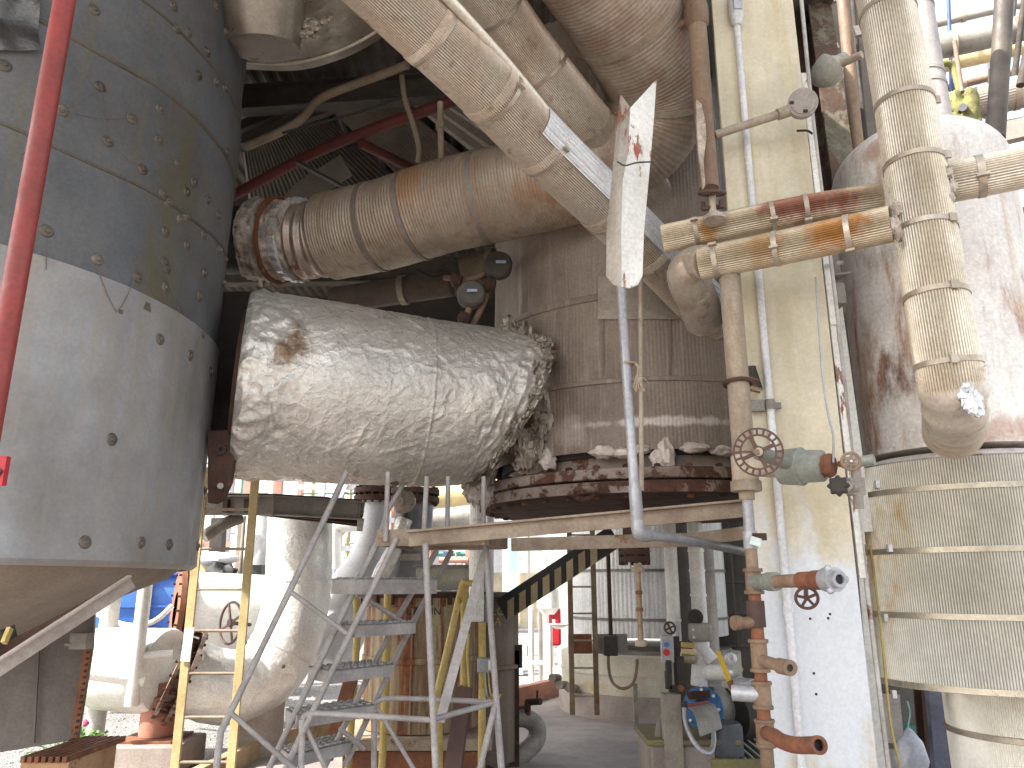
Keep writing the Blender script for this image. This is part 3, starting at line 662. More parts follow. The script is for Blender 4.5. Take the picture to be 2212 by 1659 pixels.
# smooth longitudinal flashing strip and bright overlap sheet
def strip(path, i0, i1, a0, a1, r_, mat, name, par, ribs=0):
    rows = []; 
    for i in range(i0, min(i1, len(path) - 1)):
        d = (path[i + 1] - path[i]).normalized(); x, y, _ = frame(d)
        rows.append([path[i] + (x * math.cos(a0 + (a1 - a0) * k / 40) + y * math.sin(a0 + (a1 - a0) * k / 40)) * (r_ + (.0022 * math.cos(84 * (a0 + (a1 - a0) * k / 40)) if ribs else 0)) for k in range(41)])
    return MB().rings(rows, False, False, False).build(name, mat, par)
x, y, _ = frame(path[40] - path[39])
vw = (V3((0, 0, EYE)) - path[40]).normalized(); av = math.atan2(vw.dot(y), vw.dot(x))
def side_angle(path, i, dx, dy):       # angle of the surface direction that goes (dx,dy) in the picture
    d = (path[i + 1] - path[i]).normalized(); x, y, _ = frame(d); r_ = V3((dx, dy * SP, -dy * CP)); return math.atan2(r_.dot(y), r_.dot(x))
au = side_angle(path, 48, 1, -1)
df = (av - au + math.pi) % (2 * math.pi) - math.pi
strip(path, 33, 84, au - .3 * (1 if df > 0 else -1), au + df * .85, .1555, m_bright, 'bright_overlap', t, 1)
E2 = [P(930, -160, 3.1), P(1065, 0, 3.5), P(1145, 110, 3.75), P(1262, 255, 4.05), P(1392, 405, 4.5), P(1490, 505, 4.85)]
pipe('diagonal_pipe', 'rear diagonal insulated pipe with tan ribbed cladding, running just behind the front one', 'pipe', E2, .142, m_lag, ribs=80, amp=.0024, n=80,
     bands=(.22, .40, .56, .70, .84, .93))
CN = [P(868, -110, 2.5), P(966, -5, 2.72), P(1048, 85, 2.92), P(1122, 170, 3.12), P(1204, 272, 3.36), P(1216, 290, 3.42)]
one('tracer_pipe', MB().tube(CN, .024, 16, 50), m_lag3, 'slim cream tracer pipe lying in the gap between the two diagonal pipes', 'pipe')

# ================================================================== PEELING BRACKET
bt = T('peeling_bracket', 'hanging steel tee section with peeling white paint and rounded foot before the diagonal pipes', 'bracket', P(1348, 620, 2.75))
def facep(pts): return [P(x, y, 2.74 + dy) for x, y, dy in pts]
RG = [(1362, 233), (1356, 330), (1345, 394), (1342, 500), (1343, 620)]
rf = [(1362, 233, 0), (1418, 172, .06), (1413, 250, .06), (1404, 358, .06), (1391, 501, .05), (1388, 594, .045), (1378, 614, .03), (1360, 622, .015), (1343, 620, 0), (1342, 500, 0), (1345, 394, 0), (1356, 330, 0)]
lf = [(1341, 204, .05), (1362, 233, 0), (1356, 330, 0), (1345, 394, 0), (1342, 500, 0), (1343, 620, 0), (1325, 612, .03), (1311, 594, .06), (1312, 501, .06), (1325, 365, .06), (1336, 265, .06)]
MB().prism(facep(rf), (.002, .012, 0)).build('face_plate', m_peel, bt)
MB().prism(facep(lf), (-.002, .012, 0)).build('side_plate', M('peel_shaded', (.42, .39, .35), (.30, .27, .24), sc=4, rust=.45, rcol=(.20, .13, .10), rcol2=(.24, .08, .06), sharp=.03, bump=.5, st=(2, 2, .6)), bt)  # same peeling paint, darkened in colour for the face turned from the light
MB().tube([P(1334, 350, 2.66), P(1350, 358, 2.60), P(1375, 352, 2.62), P(1408, 350, 2.70)], .0035, 6, 20).build('tie_wire', m_dark, bt)

# ================================================================== STEEL COLUMN
CY = 3.62; CX0 = (xf(1530, 60, CY) + xf(1678, 1600, CY)) / 2; CX1 = (xf(1706, 60, CY) + xf(1888, 1600, CY)) / 2 + .02
rot = math.radians(-3); cw = CX1 - CX0; cm = (CX0 + CX1) / 2
cc = T('steel_column', 'broad cream painted I-section column, yellowed above and whitish below', 'column', (cm, CY, 0))
MB().box((cm, CY + .012, 3.5), (cw, .024, 7.0)).build('front_flange', m_cream, cc, .003)
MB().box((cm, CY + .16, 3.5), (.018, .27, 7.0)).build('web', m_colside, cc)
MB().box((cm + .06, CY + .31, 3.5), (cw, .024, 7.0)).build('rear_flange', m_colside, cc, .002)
for (y0, y1, dx, w_) in ((150, 700, .0, .02), (560, 1250, .004, .02)):
    q = V3((CX1 + .028 + dx, CY + .06, 0)); MB().bar(q + V3((0, 0, zf(y1, CY))), q + V3((.0, .02, zf(y0, CY))), .03, .10, up=(0, 1, 0)).build('edge_strip', m_peel, cc, .002)
MB().tube([V3((CX1 + .055, CY + .03, z)) + V3((.01 * math.sin(z * 3), 0, 0)) for z in (.2, 1, 2, 3, 4, 5, 6)], .011, 10, 30).build('edge_conduit', M('flaky', (.55, .53, .5), (.3, .28, .26), rust=.3, rough=.6), cc)
for (x, y) in ((1793, 1327), (1789, 1336), (1750, 1337), (1758, 1455), (1763, 1500)):
    MB().cyl(P(x, y, CY - .002), P(x, y, CY + .01), .006, seg=10).build('bolt_hole', m_dark, cc)
# conduit on the column face
a0, a1 = vpipe(1594, 150, 1745, 1600, CY - .06)
wc = T('white_conduit', 'thin pale grey conduit clamped down the face of the cream column', 'conduit', a1)
X = a0.x
MB().cyl(V3((X, CY - .03, .1)), V3((X, CY - .03, zf(62, CY))), .0175, seg=20).build('tube_body', m_whitepipe, wc)
for y in (880, 1318): MB().cyl(V3((X, CY - .03, zf(y + 10, CY))), V3((X, CY - .03, zf(y - 10, CY))), .023, seg=20).build('coupling', m_whitepipe, wc)
b = MB().lathe(V3((X, CY - .04, 0)), (0, 0, 1), [(zf(66, CY), .02), (zf(58, CY), .034), (zf(40, CY), .04), (zf(4, CY), .04), (zf(-4, CY), .025)], 20)
b.build('conduit_body', m_whitepipe, wc)
MB().box((X, CY - .083, zf(26, CY)), (.05, .008, .10)).build('cover', m_galv, wc, .003)
cl = MB().ring(V3((X, CY - .03, zf(878, CY))), (0, 0, 1), .017, .024, .05, 24).box((X - .075, CY - .03, zf(880, CY)), (.085, .03, .055)).box((X + .035, CY - .03, zf(880, CY)), (.03, .02, .03))
cl.build('clamp', m_steelg, wc)
# angle bracket with rods and U bolt beside the brown pipe
br = T('pipe_bracket', 'small dark angle bracket with threaded rods and U bolt on the cream column', 'bracket', P(1625, 865, CY - .1))
MB().hexa([P(1600, 815, CY - .16), P(1648, 840, CY - .02), P(1648, 840, CY), P(1600, 815, CY - .02), P(1597, 792, CY - .16), P(1632, 790, CY - .02), P(1632, 790, CY), P(1597, 792, CY - .02)]).build('angle_piece', m_dark, br)
for k in range(3): MB().cyl(P(1603, 812 + k * 13, CY - .17), P(1640, 822 + k * 13, CY - .02), .006, seg=8).build('rod', m_rusto, br)

# ================================================================== BROWN STANDPIPES
a0, a1 = vpipe(1507, 40, 1541, 405, 3.45); X = (a0.x + a1.x) / 2
sp = T('brown_riser', 'brown weathered vertical pipe dropping from above onto the small handwheel valve', 'pipe', V3((X, 3.5, a1.z)))
MB().cyl(V3((X, 3.5, zf(408, 3.5))), V3((X, 3.5, zf(25, 3.5))), .049, seg=32).build('pipe_body', m_browpipe, sp)
MB().lathe(V3((X, 3.5, 0)), (0, 0, 1), [(zf(60, 3.5), .05), (zf(52, 3.5), .064), (zf(20, 3.5), .066), (zf(0, 3.5), .05), (zf(-60, 3.5), .05)], 28).build('socket', m_browpipe, sp)
MB().tube([V3((X, 3.5, zf(30, 3.5))), P(1455, 62, 3.6), P(1390, 70, 3.9)], .02, 12, 14).build('branch', m_browpipe, sp)
JX = xf(1600, 900, 3.4); JY = 3.4
jx = T('rusty_standpipe', 'long cream and rust pipe stack hanging left of the column with tees and taps', 'pipe', V3((JX, JY, .35)))
def jcyl(y0, y1, r_, mat, nm, dx=0.):
    return MB().lathe(V3((JX + dx, JY, 0)), (0, 0, 1), [(zf(y1, JY), r_ * .96), (zf(y1, JY) + .004, r_), (zf(y0, JY) - .004, r_), (zf(y0, JY), r_ * .96)], 28).build(nm, mat, jx)
jcyl(560, 985, .050, m_dirtypipe, 'upper_pipe')
jcyl(985, 1045, .058, m_dirtypipe, 'tee'); jcyl(1040, 1062, .068, m_dirtypipe, 'tee_collar'); jcyl(1062, 1080, .034, m_dirtypipe, 'reducer')
jcyl(1080, 1150, .024, m_galv, 'nipple'); jcyl(1148, 1186, .030, m_galv, 'union')
jcyl(1186, 1232, .026, m_browpipe, 'pipe_piece'); jcyl(1228, 1282, .034, m_browpipe, 'tee'); jcyl(1282, 1300, .026, m_rusto, 'pipe_piece'); jcyl(1298, 1355, .038, m_wheel, 'check_valve')
jcyl(1355, 1385, .027, m_rusto, 'pipe_piece'); jcyl(1383, 1450, .034, m_browpipe, 'tee'); jcyl(1450, 1478, .026, m_rusto, 'pipe_piece'); jcyl(1474, 1530, .036, m_browpipe, 'tee')
jcyl(1530, 1560, .027, m_rusto, 'pipe_piece'); jcyl(1556, 1612, .037, m_browpipe, 'tee'); jcyl(1608, 1760, .027, m_browpipe, 'tail_pipe')
for y in (1232, 1280, 1385, 1448, 1476, 1528, 1558, 1610): jcyl(y - 4, y + 4, .042, m_browpipe, 'rim')
# side arm to big valve
z = zf(1008, JY)
MB().cyl(V3((JX, JY, z)), P(1685, 1012, 3.28), .042, seg=24).build('arm', m_dirtypipe, jx)
MB().torus(V3((JX, JY, zf(980, JY))), (0, 0, 1), .054, .0035, 28, 6).build('copper_wire', m_rusto, jx)
ub = MB().torus(V3((JX, JY, zf(828, JY))), (0, .1, 1), .060, .010, 24, 8).build('u_bolt', m_rustd, jx)
# bottom spout
MB().tube([V3((JX, JY, zf(1583, JY))), P(1672, 1590, 3.25), P(1690, 1602, 3.15), P(1720, 1610, 3.02), P(1768, 1610, 2.86)], .029, 24, 30, cap=False).build('spout', m_rusto, jx)
e = P(1768, 1610, 2.86); MB().ring(e, e - P(1740, 1610, 2.95), .019, .031, .012, 24).build('spout_rim', m_rusto, jx)
MB().cyl(P(1758, 1610, 2.885), P(1763, 1610, 2.875), .021, seg=16).build('spout_bore', m_black, jx)
# horizontal tap branch
p0 = V3((JX, JY, zf(1258, JY))); p1 = P(1810, 1252, 2.85); dr = (p1 - p0).normalized(); L_ = (p1 - p0).length
for (s0, s1, r_, mt, nm) in ((.0, .22, .034, m_greenmet, 'elbow'), (.2, .3, .038, m_greenmet, 'union'), (.28, .62, .026, m_browpipe, 'branch_pipe'), (.6, .76, .033, m_rusto, 'tap_body'), (.75, .9, .036, m_rusto, 'tap_body'), (.88, .98, .044, m_galv, 'hose_coupling'), (.97, 1.0, .030, m_galv, 'outlet')):
    MB().cyl(p0 + dr * L_ * s0, p0 + dr * L_ * s1, r_, seg=20).build(nm, mt, jx)
for a in range(3):
    x, y, _ = frame(dr); q = p1 + (x * math.cos(a * 2.1) + y * math.sin(a * 2.1)) * .044 - dr * .02; MB().blob(q, (.014, .014, .014), .2, 8).build('coupling_lug', m_galv, jx)
MB().ring(p1 + dr * .005, dr, .018, .030, .014, 24).build('outlet_rim', m_galv, jx); MB().cyl(p1 - dr * .001, p1 + dr * .002, .0185, seg=16).build('outlet_bore', m_black, jx)
q = p0 + dr * L_ * .66; MB().cyl(q, q + V3((-.01, -.01, -.07)), .009, seg=10).build('tap_stem', m_browpipe, jx)
handwheel(jx, q + V3((-.01, -.02, -.065)), (-.25, -.9, -.3), .040, m_wheel, 5, .006)
q = V3((JX, JY, zf(1425, JY))); e = q + V3((.03, -.16, -.01)); MB().cyl(q, e, .024, seg=20).cyl(e, e + V3((.012, -.07, 0)), .031, seg=20).build('side_nipple', m_browpipe, jx)
MB().ring(e + V3((.013, -.074, 0)), (.17, -1, 0), .014, .031, .01, 20).build('nipple_rim', m_browpipe, jx); MB().cyl(e + V3((.012, -.0705, 0)), e + V3((.0125, -.0725, 0)), .0145, seg=14).build('nipple_bore', m_black, jx)
q = V3((JX, JY, zf(1500, JY))); MB().cyl(q, q + V3((-.11, .05, .0)), .034, seg=20).build('side_plug', m_galv, jx)
q = V3((JX, JY, zf(1345, JY))); MB().cyl(q, q + V3((-.08, -.03, .0)), .024, seg=16).cyl(q + V3((-.08, -.03, 0)), q + V3((-.11, -.04, 0)), .03, seg=16).build('side_plug', m_browpipe, jx)
MB().box(P(1632, 1170, JY - .06), (.045, .006, .035), mat=Matrix.Rotation(.3, 3, 'Y')).build('tag_plate', M('tagm', (.55, .66, .64), (.5, .6, .58), bump=0, rough=.4), jx)
MB().box(P(1640, 1160, JY - .03), (.06, .02, .03)).build('lug', m_rustd, jx)
# big gate valve
gv = T('gate_valve', 'grey green gate valve with large maroon wheel before the cream column', 'valve', P(1720, 1040, 3.3))
b0, b1 = P(1680, 1010, 3.30), P(1800, 1006, 3.12); dr = (b1 - b0).normalized()
MB().lathe(b0, dr, [(0, .040), (.01, .062), (.02, .075), (.10, .080), (.11, .082), (.115, .070), (.2, .066), (.21, .045)], 32).build('body', m_greenmet, gv)
L_ = (b1 - b0).length
MB().lathe(b0 + dr * L_ * .78, dr, [(0, .05), (.012, .052), (.03, .044), (.034, .052), (.05, .048), (.055, .04)], 8).build('bushing', m_rusto, gv)
MB().cyl(b0 + dr * .1, P(1636, 978, 3.12), .03, seg=20).build('bonnet', m_greenmet, gv)
MB().cyl(P(1648, 982, 3.14), P(1634, 976, 3.0), .012, seg=12).build('stem', m_browpipe, gv)
handwheel(gv, P(1638, 977, 3.04), V3((-.25, -1, -.12)), .098, m_wheel, 4, .010, hub=m_dirtypipe, flat=True)
MB().cyl(P(1812, 1003, 3.1), P(1838, 1000, 3.1), .013, seg=14).build('nipple', m_rusto, gv)
nv = T('needle_valve', 'small round wheel valve with open nipple right of the gate valve', 'valve', P(1838, 1010, 3.06))
MB().cyl(P(1820, 1000, 3.1), P(1858, 998, 3.1), .024, seg=16).cyl(P(1855, 998, 3.1), P(1888, 993, 3.06), .022, seg=16).build('body', m_greenmet, nv)
handwheel(nv, P(1838, 997, 3.0), V3((-.3, -1, -.1)), .033, m_browpipe, 6, .006, hub=m_tape)
MB().tube([P(1800, 1000, 3.1), P(1800, 940, 3.14), P(1790, 900, 3.16), P(1776, 800, 3.2), P(1762, 600, 3.3)], .005, 8, 30).build('thin_tube', m_galv, nv)
nv2 = T('knob_valve', 'dark knurled knob valve below the small round wheel', 'valve', P(1815, 1070, 3.12))
MB().lathe(P(1812, 1051, 2.98), (-.5, -1, 0), [(-.05, .02), (-.01, .03), (0, .036), (.02, .038), (.032, .026)], 48, ribs=8, amp=.0045).build('knob', m_dark, nv2)
MB().cyl(P(1812, 1051, 3.0), P(1846, 1052, 3.14), .022, seg=14).box(P(1848, 1052, 3.16), (.06, .05, .07)).cyl(P(1848, 1010, 3.14), P(1856, 1100, 3.16), .02, seg=12).build('body', m_steelg, nv2)
# valve on top of upper horizontal pipe
sv = T('handwheel_valve', 'small maroon handwheel valve standing on the upper rusty horizontal pipe', 'valve', P(1542, 468, 3.36))
handwheel(sv, P(1538, 418, 3.36), V3((.05, -.35, 1)), .062, m_wheel, 5, .008)
MB().cyl(P(1540, 462, 3.38), P(1539, 420, 3.38), .018, .016, 16).build('bonnet', m_dirtypipe, sv)
MB().cyl(P(1517, 452, 3.38), P(1561, 446, 3.38), .012, seg=10).cyl(P(1519, 454, 3.42), P(1519, 438, 3.42), .012, seg=8).cyl(P(1559, 450, 3.36), P(1559, 434, 3.36), .014, seg=8).build('packing_bolts', m_wheel, sv)
MB().lathe(P(1543, 466, 3.40), (0, 0, 1), [(-.03, .06), (-.005, .05), (.012, .03)], 20, fn=lambda p: .006 * noise.noise(p * 30)).build('base_flange', m_wool, sv)

# ================================================================== HORIZONTAL PIPES TO THE RIGHT
K1 = [P(1512, 570, 3.42), P(1640, 545, 3.3), P(1760, 520, 3.18), P(1925, 484, 3.02)]
t = pipe('stub_pipe', 'lower horizontal ribbed pipe stained orange, ending at a smooth elbow left', 'pipe', K1, .078, m_lag2, ribs=44, amp=.0022, n=40, bands=(.09, .42, .8), bw=.024)
MB().sweep(catmull([P(1523, 567, 3.4), P(1500, 570, 3.46), P(1478, 590, 3.52), P(1484, 622, 3.62), P(1500, 650, 3.75)], 50), .084, 40).build('elbow', m_lag, t)
MB().sweep(catmull([P(1494, 622, 3.66), P(1508, 652, 3.78), P(1520, 690, 3.95)], 30), .105, 48, fn=lambda p, t_, a: .004 * noise.noise(p * 20)).build('elbow_sleeve', m_lag, t)
K2 = [P(1432, 517, 3.62), P(1600, 482, 3.5), P(1750, 452, 3.4), P(1905, 428, 3.3)]
pipe('stub_pipe', 'upper horizontal ribbed pipe with dark red stains below the handwheel valve', 'pipe', K2, .071, m_lag2, ribs=40, amp=.0022, n=40, bands=(.16, .52, .68), bw=.022)
K3 = [P(2010, 402, 3.1), P(2100, 385, 3.02), P(2260, 352, 2.9)]
pipe('stub_pipe', 'short ribbed pipe leaving the tall pipe towards the right edge', 'pipe', K3, .088, m_lag3, ribs=46, amp=.0022, n=30, bands=(.45,), bw=.03)

# ================================================================== TALL RIGHT PIPE
Mp = [P(1880, -130, 3.1), P(1912, 0, 3.05), P(1955, 240, 3.0), P(1990, 450, 2.98), P(2022, 640, 2.96), P(2048, 790, 2.96), P(2058, 850, 3.0), P(2060, 900, 3.15), P(2052, 930, 3.4)]
t = pipe('tall_pipe', 'tall ribbed cream pipe descending at right and bending into the white tank', 'pipe', Mp[:7], .120, m_lag3, ribs=66, amp=.0026, n=70, bands=(.215, .43, .56, .70, .83, .955), bw=.022)
MB().sweep(catmull([P(2052, 800, 2.97), P(2060, 850, 3.0), P(2064, 900, 3.12), P(2058, 935, 3.4)], 60), lambda t_, s: .122 + .004 * math.cos(t_ * 40), 56).build('elbow', m_lag, t)
e = MB()
for i in range(26):
    a = R.uniform(-.9, .9); e.blob(P(2095 + R.uniform(-16, 20), 830 + R.uniform(-50, 55), 2.87 + .02 * R.random()), (.022, .012, .035), .6, 8, 2, i)
e.build('torn_foil', m_bright, t)
e = MB()
for (x, y) in ((2048, 375), (2058, 405), (2050, 430), (1938, 450), (1934, 485), (1942, 505)): MB().blob(P(x, y, 2.9), (.02, .02, .035), .6, 8, 2, x).build('joint_packing', m_wool, t)
sv_ = MB(); 

# ================================================================== RIGHT TANK
NX = xf(2060, 900, 4.0); NC = V3((NX, 4.0, 0)); 
nt_ = T('white_tank', 'white rust spotted domed tank with ribbed aluminium jacket at the right', 'tank', (NX, 4.0, 0))
NR = .465; zt = zf(290, 4.0); zb = zf(955, 3.55)
prof = [(zb, NR + .008), (zb + .02, NR + .012), (zb + .03, NR)] + [(zb + .03 + (zt - .34 - zb) * i / 20, NR) for i in range(1, 21)] + [(zt - .31 + .31 * math.sin(a), NR * math.cos(a)) for a in [math.pi / 2 * i / 14 for i in range(1, 15)]]
MB().lathe(NC, (0, 0, 1), prof, 128, fn=lambda p: .003 * noise.noise(p * 3)).build('shell', m_N, nt_)
JR = .572; jt = zf(985, 3.48); jb = zf(1508, 3.48)
jp = [(jb, JR - .01), (jb + .01, JR)] + [(jb + (jt - jb) * i / 30, JR) for i in range(1, 31)]
MB().lathe(NC, (0, 0, 1), jp, 1200, ribs=300, amp=.0045, cap=False).build('jacket', m_jacket, nt_, ang=1.3)
MB().lathe(NC, (0, 0, 1), [(jb + .004, .1), (jb + .004, JR - .02), (jt, JR - .02), (jt + .01, JR - .01), (jt + .045, NR + .004)], 96, fn=lambda p: .006 * noise.noise(p * 4)).build('jacket_cap', m_N, nt_)
for y, o in ((1047, .0), (1185, .003), (1335, .002), (1500, .004)):
    z = zf(y, 3.46); b = MB().lathe(NC, (0, 0, 1), [(z - .014, JR), (z - .013, JR + .007), (z + .013, JR + .007), (z + .014, JR)], 160, cap=False).build('band', M('jband', (.50, .45, .36), (.40, .35, .27), metal=.5, rough=.35, bump=.05), nt_)
    MB().box(cylhit(1895 + o * 9000, y, NC, JR + .012)[0], (.02, .02, .035)).build('band_clip', m_bright, b)
LC = V3((NX + .20, 4.1, 0)); 
MB().lathe(LC, (0, 0, 1), [(0, .36), (jb + .02, .36)], 900, ribs=225, amp=.003).build('lower_jacket', m_jacket, nt_, ang=1.3)
MB().lathe(LC, (0, 0, 1), [(zf(1618, 3.75), .36), (zf(1618, 3.75) + .004, .372), (zf(1604, 3.75), .372), (zf(1604, 3.75) + .004, .36)], 90, cap=False).build('band', m_band, nt_)

# ================================================================== LIGHT FITTINGS
lf1 = T('junction_fitting', 'round grey junction fitting on a horizontal stub conduit high on the column', 'fitting', P(1728, 262, 3.4))
MB().lathe(P(1733, 226, 3.42), (-.25, -1, -.25), [(-.03, .05), (-.02, .072), (.03, .074), (.034, .062), (.04, .06)], 28).build('housing', M('dusty_grey', (.38, .34, .31), (.3, .27, .25), rough=.7, bump=.15), lf1)
MB().cyl(P(1545, 292, 3.5), P(1690, 245, 3.45), .022, seg=16).cyl(P(1680, 248, 3.45), P(1710, 238, 3.44), .03, seg=16).build('stub_conduit', m_dirtypipe, lf1)
for (x, y) in ((1710, 222), (1740, 240)): MB().box(P(x, y, 3.365), (.02, .012, .012)).build('screw', m_dark, lf1)
lf2 = T('floodlight_fitting', 'old grey bulkhead light on an arm left of the tall pipe', 'light', P(1790, 165, 3.9))
MB().lathe(P(1790, 152, 3.95), (.75, -.25, .6), [(-.115, .005), (-.11, .03), (-.09, .055), (-.055, .08), (-.01, .094), (.015, .097), (.025, .097), (.03, .08), (.08, .04), (.13, .026)], 30).build('housing', M('lampgrey', (.36, .36, .30), (.28, .27, .23), rough=.5), lf2)
MB().cyl(P(1815, 140, 3.9), P(1862, 118, 3.8), .022, seg=14).build('arm', m_dirtypipe, lf2)
MB().tube([P(1722, 283, 3.55), P(1745, 283, 3.5), P(1755, 290, 3.5)], .006, 8, 8).build('hook', m_dark, lf1)
# ================================================================== ROLLING STAIRS
st = T('rolling_stairs', 'grey steel rolling stairs with five grip treads, handrail and top landing', 'stairs', P(760, 1659, 4.5))
st_treads = [((765, 1262), (944, 1276), (716, 1262), 34), ((766, 1363), (898, 1350), (718, 1362), 30), ((716, 1462), (851, 1446), (664, 1468), 34), ((640, 1558), (808, 1538), (614, 1566), 36), ((628, 1645), (758, 1632), (600, 1652), 40)]
for i, (A, B, C_, h) in enumerate(st_treads):
    a = P(*A, 4.30); b = P(*B, 4.66); c = P(C_[0], C_[1], 4.52); zt_ = a.z + .03
    if i == 0: b = P(944, 1262, 4.66)
    a.z = b.z = c.z = zt_; d = b + (c - a); hh = .065 if i else .085
    mb = MB(); th = V3((0, 0, -.006)); mb.hexa([a + th, b + th, d + th, c + th, a, b, d, c])
    for p, q in ((a, b), (b, d), (d, c), (c, a)):
        n_ = V3((0, 0, 1)).cross(q - p).normalized() * .004
        mb.hexa([p + V3((0, 0, -hh)), q + V3((0, 0, -hh)), q + n_ + V3((0, 0, -hh)), p + n_ + V3((0, 0, -hh)), p, q, q + n_, p + n_])
    for u in range(9):
        for v in range(4):
            g = a.lerp(b, (u + .5) / 9).lerp(c.lerp(d, (u + .5) / 9), (v + .5) / 4); mb.lathe(g, (0, 0, 1), [(0, .017), (.008, .013)], 8)
    tr = mb.build('tread', m_stair, st)
def bars(root, nm, mat, lst, r_=.013):
    for l in lst: MB().tube([P(*q) for q in l], r_, 12, 12).build(nm, mat, root)
bars(st, 'stringer', m_stair, [[(819, 1165, 4.4), (700, 1412, 4.36), (572, 1680, 4.3)], [(857, 1163, 4.3), (742, 1400, 4.28), (605, 1685, 4.22)],
                               [(944, 1189, 4.75), (840, 1372, 4.72), (700, 1660, 4.66)], [(976, 1189, 4.85), (880, 1372, 4.8), (745, 1655, 4.7)]], .0165)
bars(st, 'handrail', m_stair, [[(748, 1020, 4.3), (716, 1090, 4.27), (626, 1276, 4.2), (495, 1545, 4.08), (476, 1590, 4.05), (466, 1680, 4.0)]], .017)
bars(st, 'handrail_brace', m_stair, [[(628, 1279, 4.2), (758, 1375, 4.3)], [(498, 1540, 4.08), (640, 1665, 4.2)], [(773, 1281, 4.45), (870, 1345, 4.7)], [(735, 1575, 4.4), (786, 1618, 4.6)]], .013)
bars(st, 'back_handrail', m_stair, [[(875, 1040, 4.7), (835, 1110, 4.6), (818, 1165, 4.5), (740, 1320, 4.45), (660, 1490, 4.4)]], .014)
bars(st, 'landing_post', m_stair, [[(833, 1170, 4.3), (838, 1020, 4.3)], [(916, 1150, 4.25), (922, 1030, 4.25)], [(966, 1148, 4.5), (968, 1030, 4.5)], [(1044, 1145, 4.6), (1045, 1030, 4.6)]], .014)
# landing: frame beam and underside
mb = MB(); a = P(818, 1168, 4.35); b = P(1050, 1155, 4.2); a.z = b.z = zf(1161, 4.28); off = V3((.10, .55, 0)); 
mb.bar(a, b, .03, .09); mb.bar(a + off, b + off, .03, .09); mb.bar(a, a + off, .03, .085); mb.bar(b, b + off, .03, .085)
mb.build('landing_frame', m_beam, st)
MB().hexa([a + V3((0, 0, .01)), b + V3((0, 0, .01)), b + off + V3((0, 0, .01)), a + off + V3((0, 0, .01)), a + V3((0, 0, .016)), b + V3((0, 0, .016)), b + off + V3((0, 0, .016)), a + off + V3((0, 0, .016))]).build('landing_plate', m_steelg, st)
bars(st, 'support_leg', m_stair, [[(919, 1175, 4.2), (929, 1400, 4.18), (942, 1680, 4.15)], [(1048, 1165, 4.5), (1064, 1400, 4.5), (1086, 1690, 4.5)], [(653, 1555, 4.25), (650, 1690, 4.22)], [(808, 1540, 4.7), (808, 1690, 4.7)]], .017)
bars(st, 'cross_rail', m_stair, [[(655, 1555, 4.25), (668, 1542, 4.25), (760, 1545, 4.2), (935, 1556, 4.17)], [(808, 1530, 4.72), (828, 1510, 4.72), (960, 1512, 4.6), (1068, 1518, 4.5)], [(930, 1556, 4.17), (1068, 1518, 4.5)]], .015)
bars(st, 'diagonal_brace', m_stair, [[(656, 1560, 4.25), (712, 1680, 4.3)], [(815, 1530, 4.7), (905, 1680, 4.7)]], .012)
MB().bar(P(1048, 1195, 4.5), P(950, 1560, 4.4), .05, .012, up=(0, 1, 0)).build('flat_brace', m_stair, st)
bars(st, 'rear_leg', m_stair, [[(1070, 1520, 4.5), (1030, 1690, 4.35)], [(1072, 1525, 4.5), (1084, 1690, 4.6)]], .016)
# long walkway beam across to the column
one('walkway_beam', MB().angle(P(880, 1164, 4.22), P(1632, 1096, 3.75), .05, .085, .012), m_beam, 'long tan steel angle running from the stairs landing to the column, above the lower rail', 'beam', .002)
one('walkway_rail', MB().bar(P(1105, 1177, 4.6), P(1500, 1166, 4.3), .02, .075).bar(P(1500, 1166, 4.3), P(1640, 1148, 4.05), .02, .07), m_beam, 'lower tan flat rail behind the grey hanging pipe, spotted below the long angle', 'beam', .002)
# grey hanging pipe with rope
gp = T('grey_hanging_pipe', 'grey red-flecked pipe hanging before the brown vessel and elbowing right', 'pipe', P(1375, 1165, 3.5))
Y = 3.55
MB().tube([P(1340, 600, Y), P(1352, 790, Y), P(1370, 1050, Y), P(1378, 1140, Y)], .0235, 18, 30).build('pipe_body', m_galv, gp)
MB().cyl(P(1371, 1052, Y), P(1377, 1128, Y), .030, seg=20).build('union', m_galv, gp)
MB().tube([P(1377, 1125, Y), P(1379, 1148, Y), P(1386, 1156, Y + .02), P(1400, 1157, Y + .06)], .031, 18, 16).build('elbow', m_galv, gp)
MB().tube([P(1395, 1156, Y + .04), P(1460, 1164, 3.85), P(1560, 1182, 4.2), P(1640, 1198, 4.5)], .0235, 18, 24).build('lower_run', m_galv, gp)
one('drop_rod', MB().cyl(P(1383, 600, 3.75), P(1386, 1060, 3.75), .012, seg=12), m_dirtypipe, 'thin straight rod hanging close behind the grey hanging pipe', 'rod')
rp_ = MB().torus(P(1358, 786, Y), (0, 0, 1), .028, .006, 24, 8).tube([P(1372, 785, Y - .04), P(1379, 795, Y - .05), P(1376, 815, Y - .05)], .006, 8, 10)
for k in range(9): rp_.tube([P(1376, 810, Y - .05), P(1368 + k * 3, 838 + (k % 3) * 4, Y - .05 + (k % 2) * .01)], .004, 6, 4)
rp_.tube([P(1378, 812, Y - .05), P(1392, 818, Y - .05), P(1402, 830, Y - .06)], .002, 6, 8)
one('rope_tie', rp_, m_rope, 'frayed beige rope knotted round the grey hanging pipe', 'rope')

